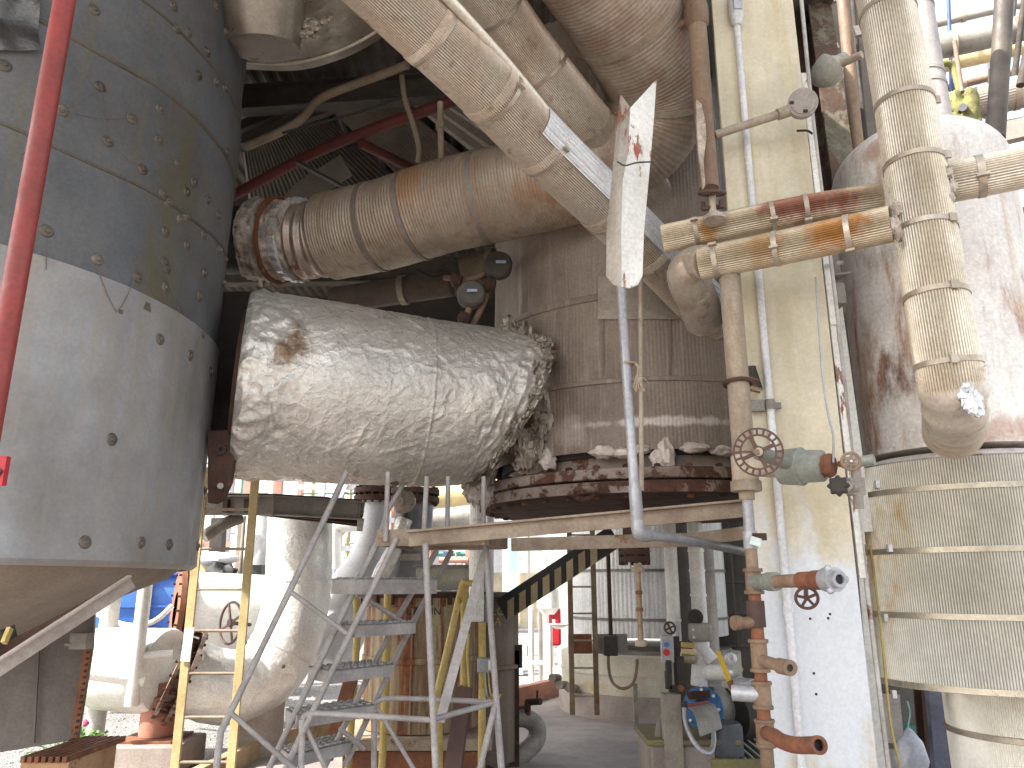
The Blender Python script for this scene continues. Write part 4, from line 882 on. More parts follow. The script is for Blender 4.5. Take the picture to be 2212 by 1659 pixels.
# ================================================================== YELLOW LADDER
YL = 6.0
def ladder(name, label, xl, xr, yt, yb, Y, sp, mat, rmat, rw=.045, rt=.012, group=None, Yr=None, n0=0.):
    Yr = Yr or Y
    X0 = xf(xl[0], xl[1], Y); X1 = xf(xr[0], xr[1], Yr); z0, z1 = zf(yb, Y), zf(yt, Y)
    t = T(name, label, 'ladder', V3(((X0 + X1) / 2, (Y + Yr) / 2, z0)))
    for X, yy in ((X0, Y), (X1, Yr)): MB().bar(V3((X, yy, z0)), V3((X, yy, z1)), rt if 0 else rw, rw * .4, up=(0, 1, 0)).build('rail', mat, t, .002)
    z = z0 + n0
    while z < z1 - .03: MB().cyl(V3((X0, Y, z)), V3((X1, Yr, z)), .011, seg=10).build('rung', rmat, t); z += sp
    return t, X0, X1
t, X0, X1 = ladder('yellow_ladder', 'pale yellow fixed ladder with brown rungs left of the rolling stairs', (400, 1440), (525, 1350), 1010, 1700, YL, .30, m_yel, m_beam, .062, n0=.16)
MB().box((X0 + .01, YL - .025, zf(1392, YL)), (.07, .006, .24), mat=Matrix.Rotation(.04, 3, 'Y')).build('tag_plate', m_white, t)
ladder('tank_ladder', 'narrow rusty ladder hanging in front of the pale fluted tank', (1233, 1345), (1285, 1365), 1140, 1545, 9.3, .30, M('rail_brown', (.20, .15, .09), (.13, .09, .05), rough=.7, rust=.3), m_beam, .06, n0=.2)

# ================================================================== PLATFORM UNDER THE FOIL DUCT
pf = T('grated_platform', 'rusty steel platform frame seen from below under the foil duct', 'platform', P(620, 1112, 6.6))
z = zf(1095, 6.5); Zp = z
ca, cb, ccn, cd = V3((-3.6, 6.5, z)), V3((-2.05, 6.35, z)), V3((-1.28, 6.75, z)), V3((-1.7, 8.6, z))
ca = P(440, 1098, 6.3); cb = P(592, 1092, 6.3); ccn = P(782, 1070, 6.75)
for q in (ca, cb, ccn): q.z = zf(1092, 6.3)
cd = ca + (ccn - cb) * 1.0 + V3((0, 1.2, 0)); ce = ccn + V3((-.3, 1.5, 0))
for p, q in ((ca, cb), (cb, ccn), (ccn, ce)): MB().channel(p, q, .06, .16, .012).build('edge_channel', m_steelg, pf)
for k in (.3, .6): MB().bar(ca.lerp(cb, k), ce.lerp(ccn, k * .6), .05, .10).build('cross_member', m_rustd, pf)
MB().hexa([p + V3((0, 0, dz)) for dz in (.082, .095) for p in (ca, cb, ccn, ce)]).build('floor_plate', m_dark, pf)
bars(pf, 'cross_rod', m_yel, [[(455, 1060, 6.5), (560, 1078, 6.4)]], .012)
MB().tube([P(440, 1160, 6.2), P(480, 1135, 6.3), P(520, 1118, 6.4)], .05, 14, 16).build('curved_bracket', m_steelg, pf)

# ================================================================== BACKGROUND LEFT: ducts, drums, fan
J1 = catmull([P(648, 1080, 8.2), P(647, 1200, 8.2), P(640, 1300, 8.2), P(612, 1400, 8.1), P(560, 1462, 8.0), P(490, 1485, 7.85), P(405, 1462, 7.7)], 160)
jt_ = T('foil_elbow', 'large white foil wrapped duct bending down and left behind the yellow ladder', 'duct', lowest(J1))
MB().sweep(J1, lambda t_, _: .335 - .0 * t_, 120, fn=lambda p, t_, a: .006 * noise.noise(p * 6) + .010 * max(0, (t_ - .3)) * (1 - abs(noise.noise(p * 9)) * 2)).build('wrapped_body', m_wfoil, jt_, ang=1.3)
for f in (.33, .62, .85):
    i = int(f * 158); MB().ring(J1[i], J1[i + 1] - J1[i], .33, .343, .012, 60).build('seam_ring', m_wfoil, jt_)
i = len(J1) - 1; d = J1[i] - J1[i - 1]
for k, (x, y) in enumerate(((612, 1440), (530, 1389))): MB().lathe(P(x, y, 7.7), (0, -1, .1), [(0, .02), (.004, .014)], 14).build('dark_plug', m_dark, jt_)
fc = J1[-1]; fd = (J1[-1] - J1[-6]).normalized()
ff = T('bolted_joint', 'rusty bolted flange joint between the foil elbow and the white pipe', 'flange', fc - V3((0, 0, .45)))
m3 = MB(); x_, y_, _ = frame(fd)
m3.lathe(fc + fd * .0, fd, [(0, .34), (0, .43), (.035, .43), (.035, .32), (.12, .32), (.12, .43), (.155, .43), (.155, .32)], 48, cap=False).build('ring_pair', m_rust, ff)
for k in range(20):
    a = 2 * math.pi * k / 20; q = fc + (x_ * math.cos(a) + y_ * math.sin(a)) * .39; MB().cyl(q - fd * .02, q + fd * .18, .012, seg=8).build('stud_bolt', m_rustd, ff)
wp_ = T('white_pipe', 'sunlit white insulated pipe leading left from the rusty bolted flange', 'pipe', fc - V3((0, 0, .4)))
q0 = fc + fd * .16; q1 = q0 + V3((-1.05, .25, .02))
MB().lathe(q0, q1 - q0, [(0, .30), (.03, .375), (.06, .385), (.7, .37), (.95, .30), (1.1, .12)], 60, fn=lambda p: .005 * noise.noise(p * 5)).build('casing', m_white, wp_)
MB().cyl(q0 + V3((-.1, -.3, -.05)), q0 + V3((-.65, -.5, .05)), .055, seg=20).build('branch', m_white, wp_)
pd = T('pipe_pedestal', 'short red-brown steel pedestal on a concrete block under the bolted flange', 'pedestal', (q0.x, q0.y, 0))
px0 = G(340, 1640); pc = V3((P(340, 1560, 7.6).x, 7.6, 0))
MB().lathe(pc, (0, 0, 1), [(.26, .15), (.275, .152), (.60, .15), (.61, .11), (.72, .11)], 32).build('column', M('pedred', (.40, .17, .12), (.28, .13, .09), sc=4, rust=.3, rough=.7, bump=.2), pd)
MB().box(pc + V3((0, 0, .24)), (.5, .5, .03)).build('base_plate', m_rusto, pd, .003)
MB().box(pc + V3((0, 0, .11)), (.7, .66, .24)).build('concrete_block', m_conc, pd, .02)
MB().lathe(V3((P(560, 1540, 8.1).x, 8.1, -.02)), (0, 0, 1), [(0, .24), (.60, .24)], 36).build('round_block', m_conc, pd)
# drum with rusty end flange
c0 = P(398, 1318, 9.2); c1 = P(560, 1322, 9.6)
dr_ = T('white_drum', 'white horizontal drum with orange rusted end flange beside the blue fan', 'drum', c0 - V3((0, 0, .5)))
MB().lathe(c0, c1 - c0, [(0, .36), (.05, .42), (.10, .43), (1.1, .43)], 60).build('shell', m_white, dr_)
MB().lathe(c0, c1 - c0, [(-.10, .2), (-.10, .47), (-.04, .47), (-.04, .2)], 48, cap=False).lathe(c0, c1 - c0, [(-.02, .2), (-.02, .47), (.02, .47), (.02, .3)], 48, cap=False).build('end_flange', m_rusto, dr_)
x_, y_, d_ = frame(c1 - c0)
for k in range(18):
    a = 2 * math.pi * k / 18; q = c0 + (x_ * math.cos(a) + y_ * math.sin(a)) * .445; MB().cyl(q - d_ * .13, q + d_ * .05, .014, seg=6).build('flange_bolt', m_rustd, dr_)
MB().tube([c0 + V3((-.1, -.1, .05)), c0 + V3((-.25, -.2, -.12)), c0 + V3((-.55, -.2, -.16)), c0 + V3((-1.0, -.1, -.02))], .03, 12, 20).build('side_pipe', m_white, dr_)
hw = T('handwheel', 'large dark spoked valve handwheel behind the yellow ladder', 'handwheel', P(497, 1385, 8.4))
handwheel(hw, P(498, 1346, 8.4), V3((-.65, -.75, .05)), .21, m_wheel, 4, .014, name='wheel'); MB().cyl(P(498, 1346, 8.4), P(540, 1350, 8.9), .02, seg=12).build('stem', m_dark, hw)
# blue fan casing
bf = T('blue_fan', 'bright blue ribbed blower casing in the sun at the left', 'fan', P(300, 1390, 10.5))
for k, (x, w_) in enumerate(((262, .20), (322, .26), (362, .22))):
    c = P(x, 1310, 10.5 + k * .12); rows = []
    for i in range(25):
        a = -1.1 + 2.2 * i / 24; rows.append([c + V3((dx, -.3 * math.cos(a) + .3, .58 * math.sin(a) / math.sin(1.1))) + V3((.10 * math.cos(a * 1.4), 0, 0)) for dx in (-w_, w_)] + [c + V3((w_, .4, .55 * math.sin(a) / math.sin(1.1))), c + V3((-w_, .4, .55 * math.sin(a) / math.sin(1.1)))])
    MB().rings(rows).build('casing_lobe', m_blue, bf)
    for zz in (-.42, .0, .42): MB().box(c + V3((.06, .02, zz)), (w_ * 2 + .06, .12, .03)).build('rib', m_blue, bf)
MB().box(P(300, 1330, 11.2), (1.1, .3, 1.0)).build('back_housing', m_blue, bf, .03)
MB().box(P(310, 1400, 10.9), (1.5, .9, .5)).build('plinth', m_conc, bf, .02)
# posts at left
a, b = vpipe(228, 1320, 213, 1598, 7.9)
p_ = T('round_post', 'thick pale grey round post standing in gravel at the left', 'post', b)
MB().cyl(b - V3((0, 0, .1)), a + V3((0, 0, 1.6)), .085, seg=28).build('shaft', m_steelp if 0 else M('postgrey', (.50, .48, .46), (.42, .40, .38), rough=.6, bump=.1), p_)
z = zf(1419, 7.9); MB().ring(V3((b.x, b.y, z)), (0, 0, 1), .08, .090, .02, 28).build('cable_tie', m_dark, p_)
a, b = vpipe(312, 1250, 288, 1525, 7.3)
p_ = T('white_downpipe', 'white sunlit vertical pipe ending above the gravel with a short branch', 'pipe', b)
MB().cyl(b, a + V3((0, 0, .3)), .062, seg=24).build('tube_body', m_white, p_); MB().cyl(b + V3((0, 0, .42)), b + V3((.28, .1, .43)), .035, seg=16).build('branch', m_white, p_)
# dark hopper panel and rusty edge at the far left
hp = T('dark_hopper', 'dark sheet metal hopper side with a perforated rusty edge at lower left', 'hopper', P(80, 1620, 5.0))
pts = [(-60, 1350), (60, 1300), (205, 1300), (200, 1400), (168, 1598), (0, 1626), (-60, 1640)]
MB().prism([P(x, y, 4.9) for x, y in pts], (-.02, .06, 0)).build('side_panel', m_panel, hp, .004)
MB().bar(P(86, 1360, 4.88), P(73, 1606, 4.88), .012, .012).build('panel_seam', m_panel, hp)
MB().bar(P(190, 1400, 4.86), P(160, 1600, 4.86), .045, .012, up=(0, 1, 0)).build('edge_angle', m_rusto, hp)
for k in range(14): q = P(189 - k * 2.05, 1410 + k * 13.5, 4.845); MB().cyl(q, q + V3((0, .02, 0)), .008, seg=8).build('perforation', m_black, hp)
MB().bar(P(163, 1596, 4.84), P(150, 1700, 4.84), .05, .05).build('leg', m_rustd, hp)
MB().box(P(176, 1385, 4.78), (.10, .08, .09)).cyl(P(140, 1392, 4.74), P(170, 1390, 4.76), .012, seg=8).build('latch', m_steelg, hp)
ob = T('rusty_box', 'orange rusted box with a corrugated lid at the bottom left corner', 'box', P(100, 1659, 4.5))
a = P(60, 1640, 4.35); zz = a.z; mb = MB(); X0_, X1_ = P(45, 1645, 4.35).x, P(150, 1645, 4.35).x
mb.box(((X0_ + X1_) / 2, 4.6, zz - .15), (X1_ - X0_, .5, .27)); mb.build('body', M('boxo', (.45, .27, .15), (.34, .18, .09), rust=.4, rough=.7, bump=.2), ob, .004)
for k in range(7): MB().bar(V3((X0_ + (X1_ - X0_) * (k + .5) / 7, 4.33, zz)), V3((X0_ + (X1_ - X0_) * (k + .5) / 7 + .03, 4.9, zz)), .022, .03).build('lid_rib', m_rusto, ob)
# plants
def plant(c, h, n_, seed, label, spread=.12):
    r_ = random.Random(seed); t = T('leafy_weed', label, 'plant', c); lv = MB(); stm = MB()
    for i in range(n_):
        a = r_.uniform(0, 6.28); q = c + V3((math.cos(a), math.sin(a), 0)) * r_.uniform(.2, 1) * spread + V3((0, 0, h * r_.uniform(.35, 1)))
        stm.tube([c, (c + q) / 2 + V3((0, 0, .03)), q], .003, 5, 4)
        for k in range(5):
            d = V3((r_.uniform(-1, 1), r_.uniform(-1, 1), r_.uniform(-.2, .7))).normalized(); s_ = r_.uniform(.03, .065); x, y, _ = frame(d)
            lv.quad(q, q + d * s_ * .5 + x * s_ * .3, q + d * s_, q + d * s_ * .5 - x * s_ * .3)
    stm.build('stem', m_leaf, t); lv.build('foliage', m_leaf, t); return t
t = plant(G(180, 1668) + V3((0, 0, 0)), .34, 26, 1, 'green leafy weed with a pink bloom growing in gravel beside the rusty box', .17)
MB().blob(G(172, 1668) + V3((0, 0, .40)), (.025, .025, .03), .4, 8).build('bloom', M('pinkm', (.5, .06, .16), (.4, .05, .1), bump=0), t)
plant(P(120, 1602, 7.4) - V3((0, 0, .12)), .2, 34, 2, 'low strip of bright leaves behind the dark hopper', .35)

# second bend, dark chute, foil pipe
J2 = catmull([P(812, 1078, 9.2), P(808, 1150, 9.2), P(790, 1225, 9.2), P(752, 1300, 9.1), P(715, 1370, 9.0), P(690, 1430, 8.9)], 80)
t = T('rusty_joint_bend', 'pale painted pipe bend with rust streaks below a rusty flange pair', 'pipe', lowest(J2))
MB().sweep(J2, lambda t_, _: .175 + .20 * min(1, max(0, (t_ - .22) / .5)), 64).build('bend', M('bend_mat', (.64, .65, .67), (.55, .55, .56), rough=.45, bump=.1, spots=[(P(735, 1160, 9.0), (.05, .4, .35), (.62, .42, .16), .8)]), t)
flange(MB(), P(812, 1070, 9.2), (0, 0, 1), .26, .06, .03, 16, .018).build('flange_pair', m_rustd, t)
MB().cyl(P(812, 1062, 9.2), P(812, 1020, 9.2), .2, seg=32).build('neck', m_dark, t)
J3 = catmull([P(896, 1085, 8.6), P(888, 1180, 8.6), P(868, 1290, 8.6)], 30)
t = T('dark_chute', 'slanting dark grey pipe dropping to the rusty drum from a black flange', 'pipe', lowest(J3))
MB().sweep(J3, .21, 48).build('pipe_body', M('chute_mat', (.17, .175, .19), (.13, .13, .145), rough=.6, bump=.1), t)
flange(MB(), P(897, 1072, 8.6), (.02, 0, 1), .27, .06, .03, 14, .018).build('flange_pair', m_rustd, t)
MB().box(P(886, 1204, 8.38), (.22, .01, .07)).build('sticker', M('sticker', (.4, .37, .32), (.3, .28, .25), bump=0), t)
t = T('foil_branch', 'small pipe in shiny foil slanting in front of the dark chute', 'pipe', P(812, 1262, 8.2))
MB().sweep(catmull([P(874, 1122, 8.3), P(850, 1190, 8.25), P(812, 1262, 8.2)], 50), .085, 48, fn=lambda p, t_, a: .012 * noise.noise(p * 14)).build('foil_wrap', m_foil, t, ang=1.3)
MB().cyl(P(876, 1130, 8.3), P(878, 1088, 8.3), .05, seg=20).build('bare_end', m_black, t); MB().blob(P(872, 1085, 8.1), (.13, .1, .12), .2, 12).build('cap_wrap', m_foil2, t)

# rusty drum on stand
c = V3((xf(912, 1400, 7.0), 7.0, 0)); dz0 = zf(1583, 6.6); dz1 = zf(1292, 6.55)
rd = T('rusty_drum', 'rust streaked cylindrical tank on a low stand behind the rolling stairs', 'tank', c + V3((0, 0, .2)))
DRR = .50
MB().lathe(c, (0, 0, 1), [(dz0, DRR), (zf(1438, 6.5), DRR), (zf(1436, 6.5), DRR + .012), (zf(1424, 6.5), DRR + .012), (zf(1422, 6.5), DRR), (dz1 - .07, DRR), (dz1 - .065, DRR + .015), (dz1, DRR + .015)], 96, fn=lambda p: .003 * noise.noise(p * 4)).build('shell', m_drum, rd)
MB().lathe(c, (0, 0, 1), [(dz1, DRR + .02), (dz1 + .03, DRR + .05), (dz1 + .045, DRR + .05), (dz1 + .05, .1)], 60, cap=False, fn=lambda p: .008 * noise.noise(p * 6)).build('lid', m_rustd, rd)
for k in range(9): 
    a = -2.9 + k * .31; MB().box(c + V3((math.cos(a), math.sin(a), 0)) * (DRR + .03) + V3((0, 0, dz1 - .01)), (.03, .03, .09), rz=a).build('clamp', m_rustd, rd)
MB().bar(c + V3((-.03, -DRR - .004, dz0)), c + V3((-.03, -DRR - .004, dz1 - .08)), .014, .006).build('weld_seam', m_drum, rd)
MB().box(c + V3((0, -.05, dz0 - .05)), (1.25, 1.15, .08)).build('stand_top', m_beam, rd)
MB().box(c + V3((0, -.05, dz0 - .17)), (1.05, 1.0, .12)).build('stand_body', m_rusto, rd)
for sx in (-.5, .5):
    for sy in (-.45, .4): MB().box(c + V3((sx, sy, (dz0 - .05) / 2)), (.09, .09, dz0 - .1)).build('leg', m_beam, rd)
bx = T('metal_box', 'dull tan sheet metal box sitting on the lid of the rusty drum', 'box', P(960, 1290, 7.1))
q = P(958, 1290, 7.1); q.z = dz1 + .05
MB().box(q + V3((0.02, 0, .105)), (.50, .36, .20)).build('body', M('boxtan', (.36, .34, .28), (.28, .26, .21), rough=.5, metal=.3), bx, .004); MB().box(q + V3((.02, 0, .215)), (.56, .42, .02)).build('lid', m_steelg, bx)
def text(s, c, size, mat, par, rz=0, curve=None, name='lettering'):
    cu = bpy.data.curves.new(name, 'FONT'); cu.body = s; cu.size = size; cu.extrude = .0008; cu.align_x = 'CENTER'; cu.align_y = 'CENTER'
    o = bpy.data.objects.new(name + '_tmp', cu); COL.objects.link(o); bpy.context.view_layer.update()
    me = bpy.data.meshes.new_from_object(o.evaluated_get(bpy.context.evaluated_depsgraph_get())); bpy.data.objects.remove(o)
    mb = MB(); ctr, rad, a0 = curve
    for v in me.vertices:
        a = a0 + v.co.x / rad; mb.v.append(V3((ctr.x + math.cos(a) * (rad + .002 + v.co.z), ctr.y + math.sin(a) * (rad + .002 + v.co.z), c + v.co.y)))
    mb.f = [tuple(p.vertices) for p in me.polygons]
    return mb.build(name, mat, par)
text('UR  LIN', zf(1322, 6.5), .085, m_black, rd, curve=(c, DRR + .003, -1.57 + .12))
# dark tank right of the drum
c2 = V3((xf(1052, 1400, 7.7), 7.7, 0)); t2 = T('dark_tank', 'dark brown tank with faded yellow lettering behind the stairs', 'tank', c2)
MB().lathe(c2, (0, 0, 1), [(.05, .30), (zf(1450, 7.4), .30), (zf(1448, 7.4), .33), (zf(1440, 7.4), .33), (zf(1438, 7.4), .30), (zf(1292, 7.4), .30), (zf(1290, 7.4), .34), (zf(1280, 7.4), .34)], 64).build('shell', M('dtank', (.20, .15, .12), (.13, .10, .08), sc=2, st=(4, 4, .4), rust=.35, rough=.7, rcol=(.16, .07, .04)), t2)
text('MOLCO', zf(1322, 7.4), .10, m_ylw, t2, curve=(c2, .303, -1.35)); text('ITA', zf(1344, 7.4), .10, m_ylw, t2, curve=(c2, .303, -1.35))
MB().box(c2 + V3((.26, -.1, .5)), (.09, .09, 1.0)).build('leg', m_rustd, t2)
MB().box(c2 + V3((.30, -.1, zf(1420, 7.5))), (.07, .09, .2)).build('lug', m_dark, t2)
# hazard stringer
s0, s1 = P(1085, 1318, 7.3), P(1330, 1158, 7.0)
hz = T('hazard_stringer', 'diagonal stair stringer painted in yellow and black blocks', 'beam', s0)
hz_n = V3((0, 0, 1)); L_ = (s1 - s0).length; dd_ = (s1 - s0).normalized()
MB().channel(s0, s1, .07, .20, .012, up=None, sx=-1).build('channel', m_black, hz)
for k in range(8):
    a = s0 + dd_ * (L_ * (k + .45) / 9.6); b = a + dd_ * (L_ * .058)
    sh = V3((0, -.045, 0)) 
    up = V3((0, 0, 1)); w3 = .085
    MB().hexa([a + sh + up * -.12, b + sh + up * (-.12), b + sh + up * .05 + V3((0, 0, 0)), a + sh + up * .05, a + sh + V3((0, .01, 0)) + up * -.12, b + sh + V3((0, .01, 0)) + up * -.12, b + sh + V3((0, .01, 0)) + up * .05, a + sh + V3((0, .01, 0)) + up * .05]).build('yellow_block', M('hazy', (.42, .34, .20), (.36, .28, .16), rough=.6), hz)
# yellow guard posts around the drums
def gpost(label, pts, r_=.028, mat=m_ylw): one('guard_post', MB().tube([P(*p) for p in pts], r_, 14, 12), mat, label, 'post')
gpost('yellow guard post left of the rusty drum under the second tread', [(768, 1290, 6.2), (772, 1360, 6.2), (752, 1660, 6.2)])
gpost('yellow guard post crossing the left part of the rusty drum', [(838, 1265, 6.1), (832, 1500, 6.1), (825, 1660, 6.1)])
gpost('upright yellow guard post before the right part of the rusty drum', [(1003, 1262, 6.0), (1002, 1480, 6.0)])
gpost('yellow guard post at the dark tank with a switch box below', [(1041, 1345, 6.0), (1042, 1470, 6.0), (1040, 1660, 6.0)])
yb = T('slanted_guard_rail', 'chipped yellow rail leaning from an elbow down across the rusty drum', 'rail', P(945, 1660, 5.8))
MB().tube([P(1030, 1262, 5.9), P(1006, 1260, 5.9), P(998, 1268, 5.9), P(972, 1380, 5.85), P(944, 1500, 5.8)], .026, 14, 30).build('rail', m_ylw, yb); MB().cyl(P(947, 1500, 5.8), P(948, 1680, 5.8), .03, seg=14).build('foot_post', m_ylw, yb)
one('rusty_strut', MB().bar(P(1003, 1485, 5.3), P(975, 1690, 5.1), .11, .03), m_wheel, 'flat maroon strut leaning behind the rolling stairs, right one', 'strut', .003)
one('rusty_strut', MB().bar(P(762, 1455, 6.1), P(705, 1640, 6.1), .10, .03), m_rusto, 'flat orange brown strut leaning left of the rusty drum', 'strut', .003)
wd = T('white_downspout', 'white ribbed drainpipe standing behind the stair landing', 'pipe', P(1028, 1343, 6.6))
X = xf(1030, 1200, 6.6); MB().sweep([V3((X, 6.6, zf(1343, 6.6))), V3((X, 6.6, zf(1040, 6.6)))], .062, 80, ribs=20, amp=.002).build('cladding', m_white, wd)
for y in (1085, 1125, 1188, 1300): MB().ring(V3((X, 6.6, zf(y, 6.6))), (0, 0, 1), .06, .067, .02, 30).build('band', m_white, wd)
X2 = xf(1056, 1200, 7.2); one('white_riser', MB().cyl(V3((X2, 7.2, zf(1345, 7.2))), V3((X2, 7.2, 2.6)), .045, seg=20), m_whitepipe, 'plain grey white riser right of the ribbed drainpipe', 'pipe')
sw = T('switch_box', 'small grey switch box with cables on the yellow post', 'switch', P(1045, 1455, 5.9))
MB().box(P(1047, 1437, 5.92), (.11, .06, .10)).build('box_body', m_galv, sw, .006); MB().box(P(1062, 1436, 5.9), (.05, .07, .07)).build('cover', m_white, sw, .004)
for k in range(3): MB().tube([P(1040 + k * 7, 1450, 5.9), P(1044 + k * 8, 1500, 5.9), P(1050 + k * 12, 1515, 5.85), P(1066 + k * 8, 1500, 5.8)], .006, 8, 14).build('cable', m_galv if k % 2 else m_ylw, sw)
one('yellow_cable', MB().tube([P(1012, 1370, 5.9), P(1010, 1420, 5.9), P(1014, 1500, 5.9), P(1008, 1525, 5.9)], .009, 8, 20), m_ylw, 'yellow green cable hanging along the guard post', 'cable')
# floor pipe with lever valve
fpp = T('floor_pipe', 'grey pipe bend lying on the floor with a lever drain valve', 'pipe', G(1140, 1600))
MB().tube([P(1060, 1652, 7.6) , P(1110, 1640, 7.7), P(1148, 1612, 7.8), P(1160, 1592, 7.85), P(1158, 1568, 7.85), P(1135, 1552, 7.85), P(1100, 1553, 7.8)], .085, 24, 50).build('bend', m_steelg, fpp)
MB().cyl(P(1140, 1545, 7.8), P(1140, 1515, 7.8), .03, seg=12).cyl(P(1138, 1517, 7.8), P(1168, 1516, 7.7), .03, seg=12).cyl(P(1160, 1512, 7.75), P(1161, 1492, 7.75), .01, seg=8).cyl(P(1118, 1530, 7.7), P(1140, 1528, 7.8), .014, seg=8).build('drain_valve', m_rustd, fpp)
# ================================================================== TANKS AT THE RIGHT REAR
OC = V3((xf(1400, 1350, 11.0), 11.0, 0))
ot = T('fluted_tank', 'pale fluted cylindrical tank on a round concrete base', 'tank', OC)
MB().lathe(OC, (0, 0, 1), [(.95, 1.06), (7.5, 1.06)], 720, ribs=120, amp=.003).build('shell', m_tankO, ot, ang=1.3)
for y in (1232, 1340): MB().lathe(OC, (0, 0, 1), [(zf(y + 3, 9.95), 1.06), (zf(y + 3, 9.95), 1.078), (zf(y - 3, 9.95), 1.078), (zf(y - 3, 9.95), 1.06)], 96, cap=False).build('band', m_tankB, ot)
z0, z1 = zf(1508, 9.8), zf(1422, 9.8)
MB().lathe(OC, (0, 0, 1), [(z0, 1.2), (z0 + .5 * (z1 - z0), 1.2), (z0 + .5 * (z1 - z0), 1.215), (z0 + .55 * (z1 - z0), 1.215), (z0 + .55 * (z1 - z0), 1.2), (z1, 1.2), (z1 + .02, 1.06)], 96).build('skirt', M('skirtO', (.60, .57, .48), (.52, .46, .34), rough=.5, spots=[(P(1240, 1490, 9.9), (.5, .5, .12), (.5, .34, .12), .8)]), ot)
MB().lathe(OC, (0, 0, 1), [(z1 - .02, 1.09), (z1 + .05, 1.09)], 96).build('dark_band', m_steelg, ot)
MB().lathe(OC, (0, 0, 1), [(0, 1.24), (z0 - .02, 1.24), (z0, 1.2)], 24).build('concrete_base', m_conc, ot)
MB().bar(V3((xf(1374, 1530, 9.7), 9.72, 0)), V3((xf(1374, 1530, 9.7), 9.72, zf(1478, 9.7))), .05, .05).build('base_post', m_steelg, ot)
for x, y in ((1192, 1465), (1208, 1480), (1228, 1487)): MB().cyl(P(x, y, 10.2), P(x + 14, y, 10.4), .05, seg=14).build('drain_stub', m_conc, ot)
for x, w_ in ((1253, .28), (1322, .36)): MB().box(P(x, 1391, 9.55), (w_, .04, .22)).build('ladder_bracket', m_rusto if x < 1300 else m_steelg, ot)
one('cable_conduit', MB().cyl(P(1320, 1385, 9.5), P(1312, 1150, 9.5), .025, seg=12), m_rustd, 'thin rusty conduit rising right of the narrow ladder', 'conduit')
cb_ = T('cable_loop', 'brown cable sagging in a loop from the bracket box on the fluted tank', 'cable', P(1345, 1490, 9.4))
MB().tube([P(1318, 1385, 9.4), P(1314, 1430, 9.4), P(1322, 1472, 9.4), P(1345, 1488, 9.35), P(1368, 1475, 9.35), P(1376, 1440, 9.4), P(1376, 1425, 9.4)], .018, 10, 40).build('cable', m_browpipe, cb_)
MB().box(P(1318, 1395, 9.42), (.16, .14, .22)).build('box_body', m_dark, cb_, .01)
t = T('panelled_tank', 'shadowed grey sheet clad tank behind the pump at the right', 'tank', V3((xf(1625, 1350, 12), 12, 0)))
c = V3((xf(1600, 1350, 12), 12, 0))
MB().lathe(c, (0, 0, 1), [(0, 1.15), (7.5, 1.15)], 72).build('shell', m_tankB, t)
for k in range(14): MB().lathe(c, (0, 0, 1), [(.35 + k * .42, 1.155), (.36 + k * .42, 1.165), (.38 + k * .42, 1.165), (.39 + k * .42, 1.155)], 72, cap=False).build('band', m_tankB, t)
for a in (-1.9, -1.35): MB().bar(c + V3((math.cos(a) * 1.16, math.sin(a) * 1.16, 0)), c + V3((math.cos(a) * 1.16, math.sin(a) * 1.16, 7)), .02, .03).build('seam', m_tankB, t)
def vthing(name, label, cat, x, y0, y1, Y, r_, mat, bands=(), group=None):
    X = xf(x, (y0 + y1) / 2, Y); t = T(name, label, cat, V3((X, Y, zf(y1, Y))), group)
    MB().cyl(V3((X, Y, zf(y1, Y))), V3((X, Y, zf(y0, Y))), r_, seg=24).build('tube_body', mat, t)
    for y in bands: MB().ring(V3((X, Y, zf(y, Y))), (0, 0, 1), r_ - .003, r_ + .006, .02, 28).build('band', mat, t)
    return t
vthing('clad_riser', 'smooth white clad riser between the amber tube and the rusty gap', 'pipe', 1450, 1110, 1345, 6.6, .055, m_white, (1340,))
vthing('clad_riser', 'banded white clad riser above the dark handwheel gearbox', 'pipe', 1506, 1130, 1345, 6.6, .062, m_white, (1190, 1233, 1286))
vthing('clad_riser', 'thin grey clad riser in shadow right of the banded riser', 'pipe', 1532, 1150, 1500, 7.6, .075, m_steelg, (1232, 1318))
vthing('wrapped_riser', 'narrow white wrapped pipe below the smooth riser, above the start button', 'pipe', 1461, 1343, 1385, 6.55, .04, m_tape)
vthing('steel_post', 'dark steel post behind the amber tube rising to the beams', 'post', 1478, 1080, 1660, 8.6, .11, m_dark)
one('rusty_post', MB().bar(V3((xf(1497, 1400, 9.4), 9.4, 0)), V3((xf(1497, 1400, 9.4), 9.4, 4.5)), .12, .12), m_rustd, 'streaked rusty square post in the gap between the white risers', 'post')
# pump station
ps = T('button_station', 'control post with red stop button in front of the tank base', 'control', P(1455, 1659, 6.0))
X = xf(1452, 1580, 6.0); MB().bar(V3((X, 6.0, 0)), V3((X, 6.0, zf(1498, 6.0))), .13, .11, up=(0, 1, 0)).build('post', M('gpost', (.33, .30, .25), (.27, .24, .2), rough=.7), ps, .004)
MB().bar(V3((X + .07, 6.05, zf(1500, 6))), V3((X + .07, 6.05, zf(1376, 6))), .05, .03, up=(0, 1, 0)).build('upright', m_dark, ps)
q = P(1441, 1402, 5.98); MB().box(q, (.09, .05, .19)).build('panel', m_galv, ps, .003)
MB().cyl(P(1440, 1410, 5.96), P(1440, 1410, 5.93), .024, seg=20).build('red_button', M('redb', (.6, .02, .03), (.5, .02, .03), bump=0), ps)
MB().cyl(P(1440, 1393, 5.96), P(1440, 1393, 5.93), .018, seg=16).build('dark_button', m_blue, ps)
b = MB(); 
for (x, y, w_, h_) in ((1444, 1440, .04, .09), (1444, 1470, .045, .12), (1470, 1440, .05, .14), (1472, 1478, .05, .12), (1460, 1488, .10, .05)): b.box(P(x, y, 5.97), (w_, .05, h_))
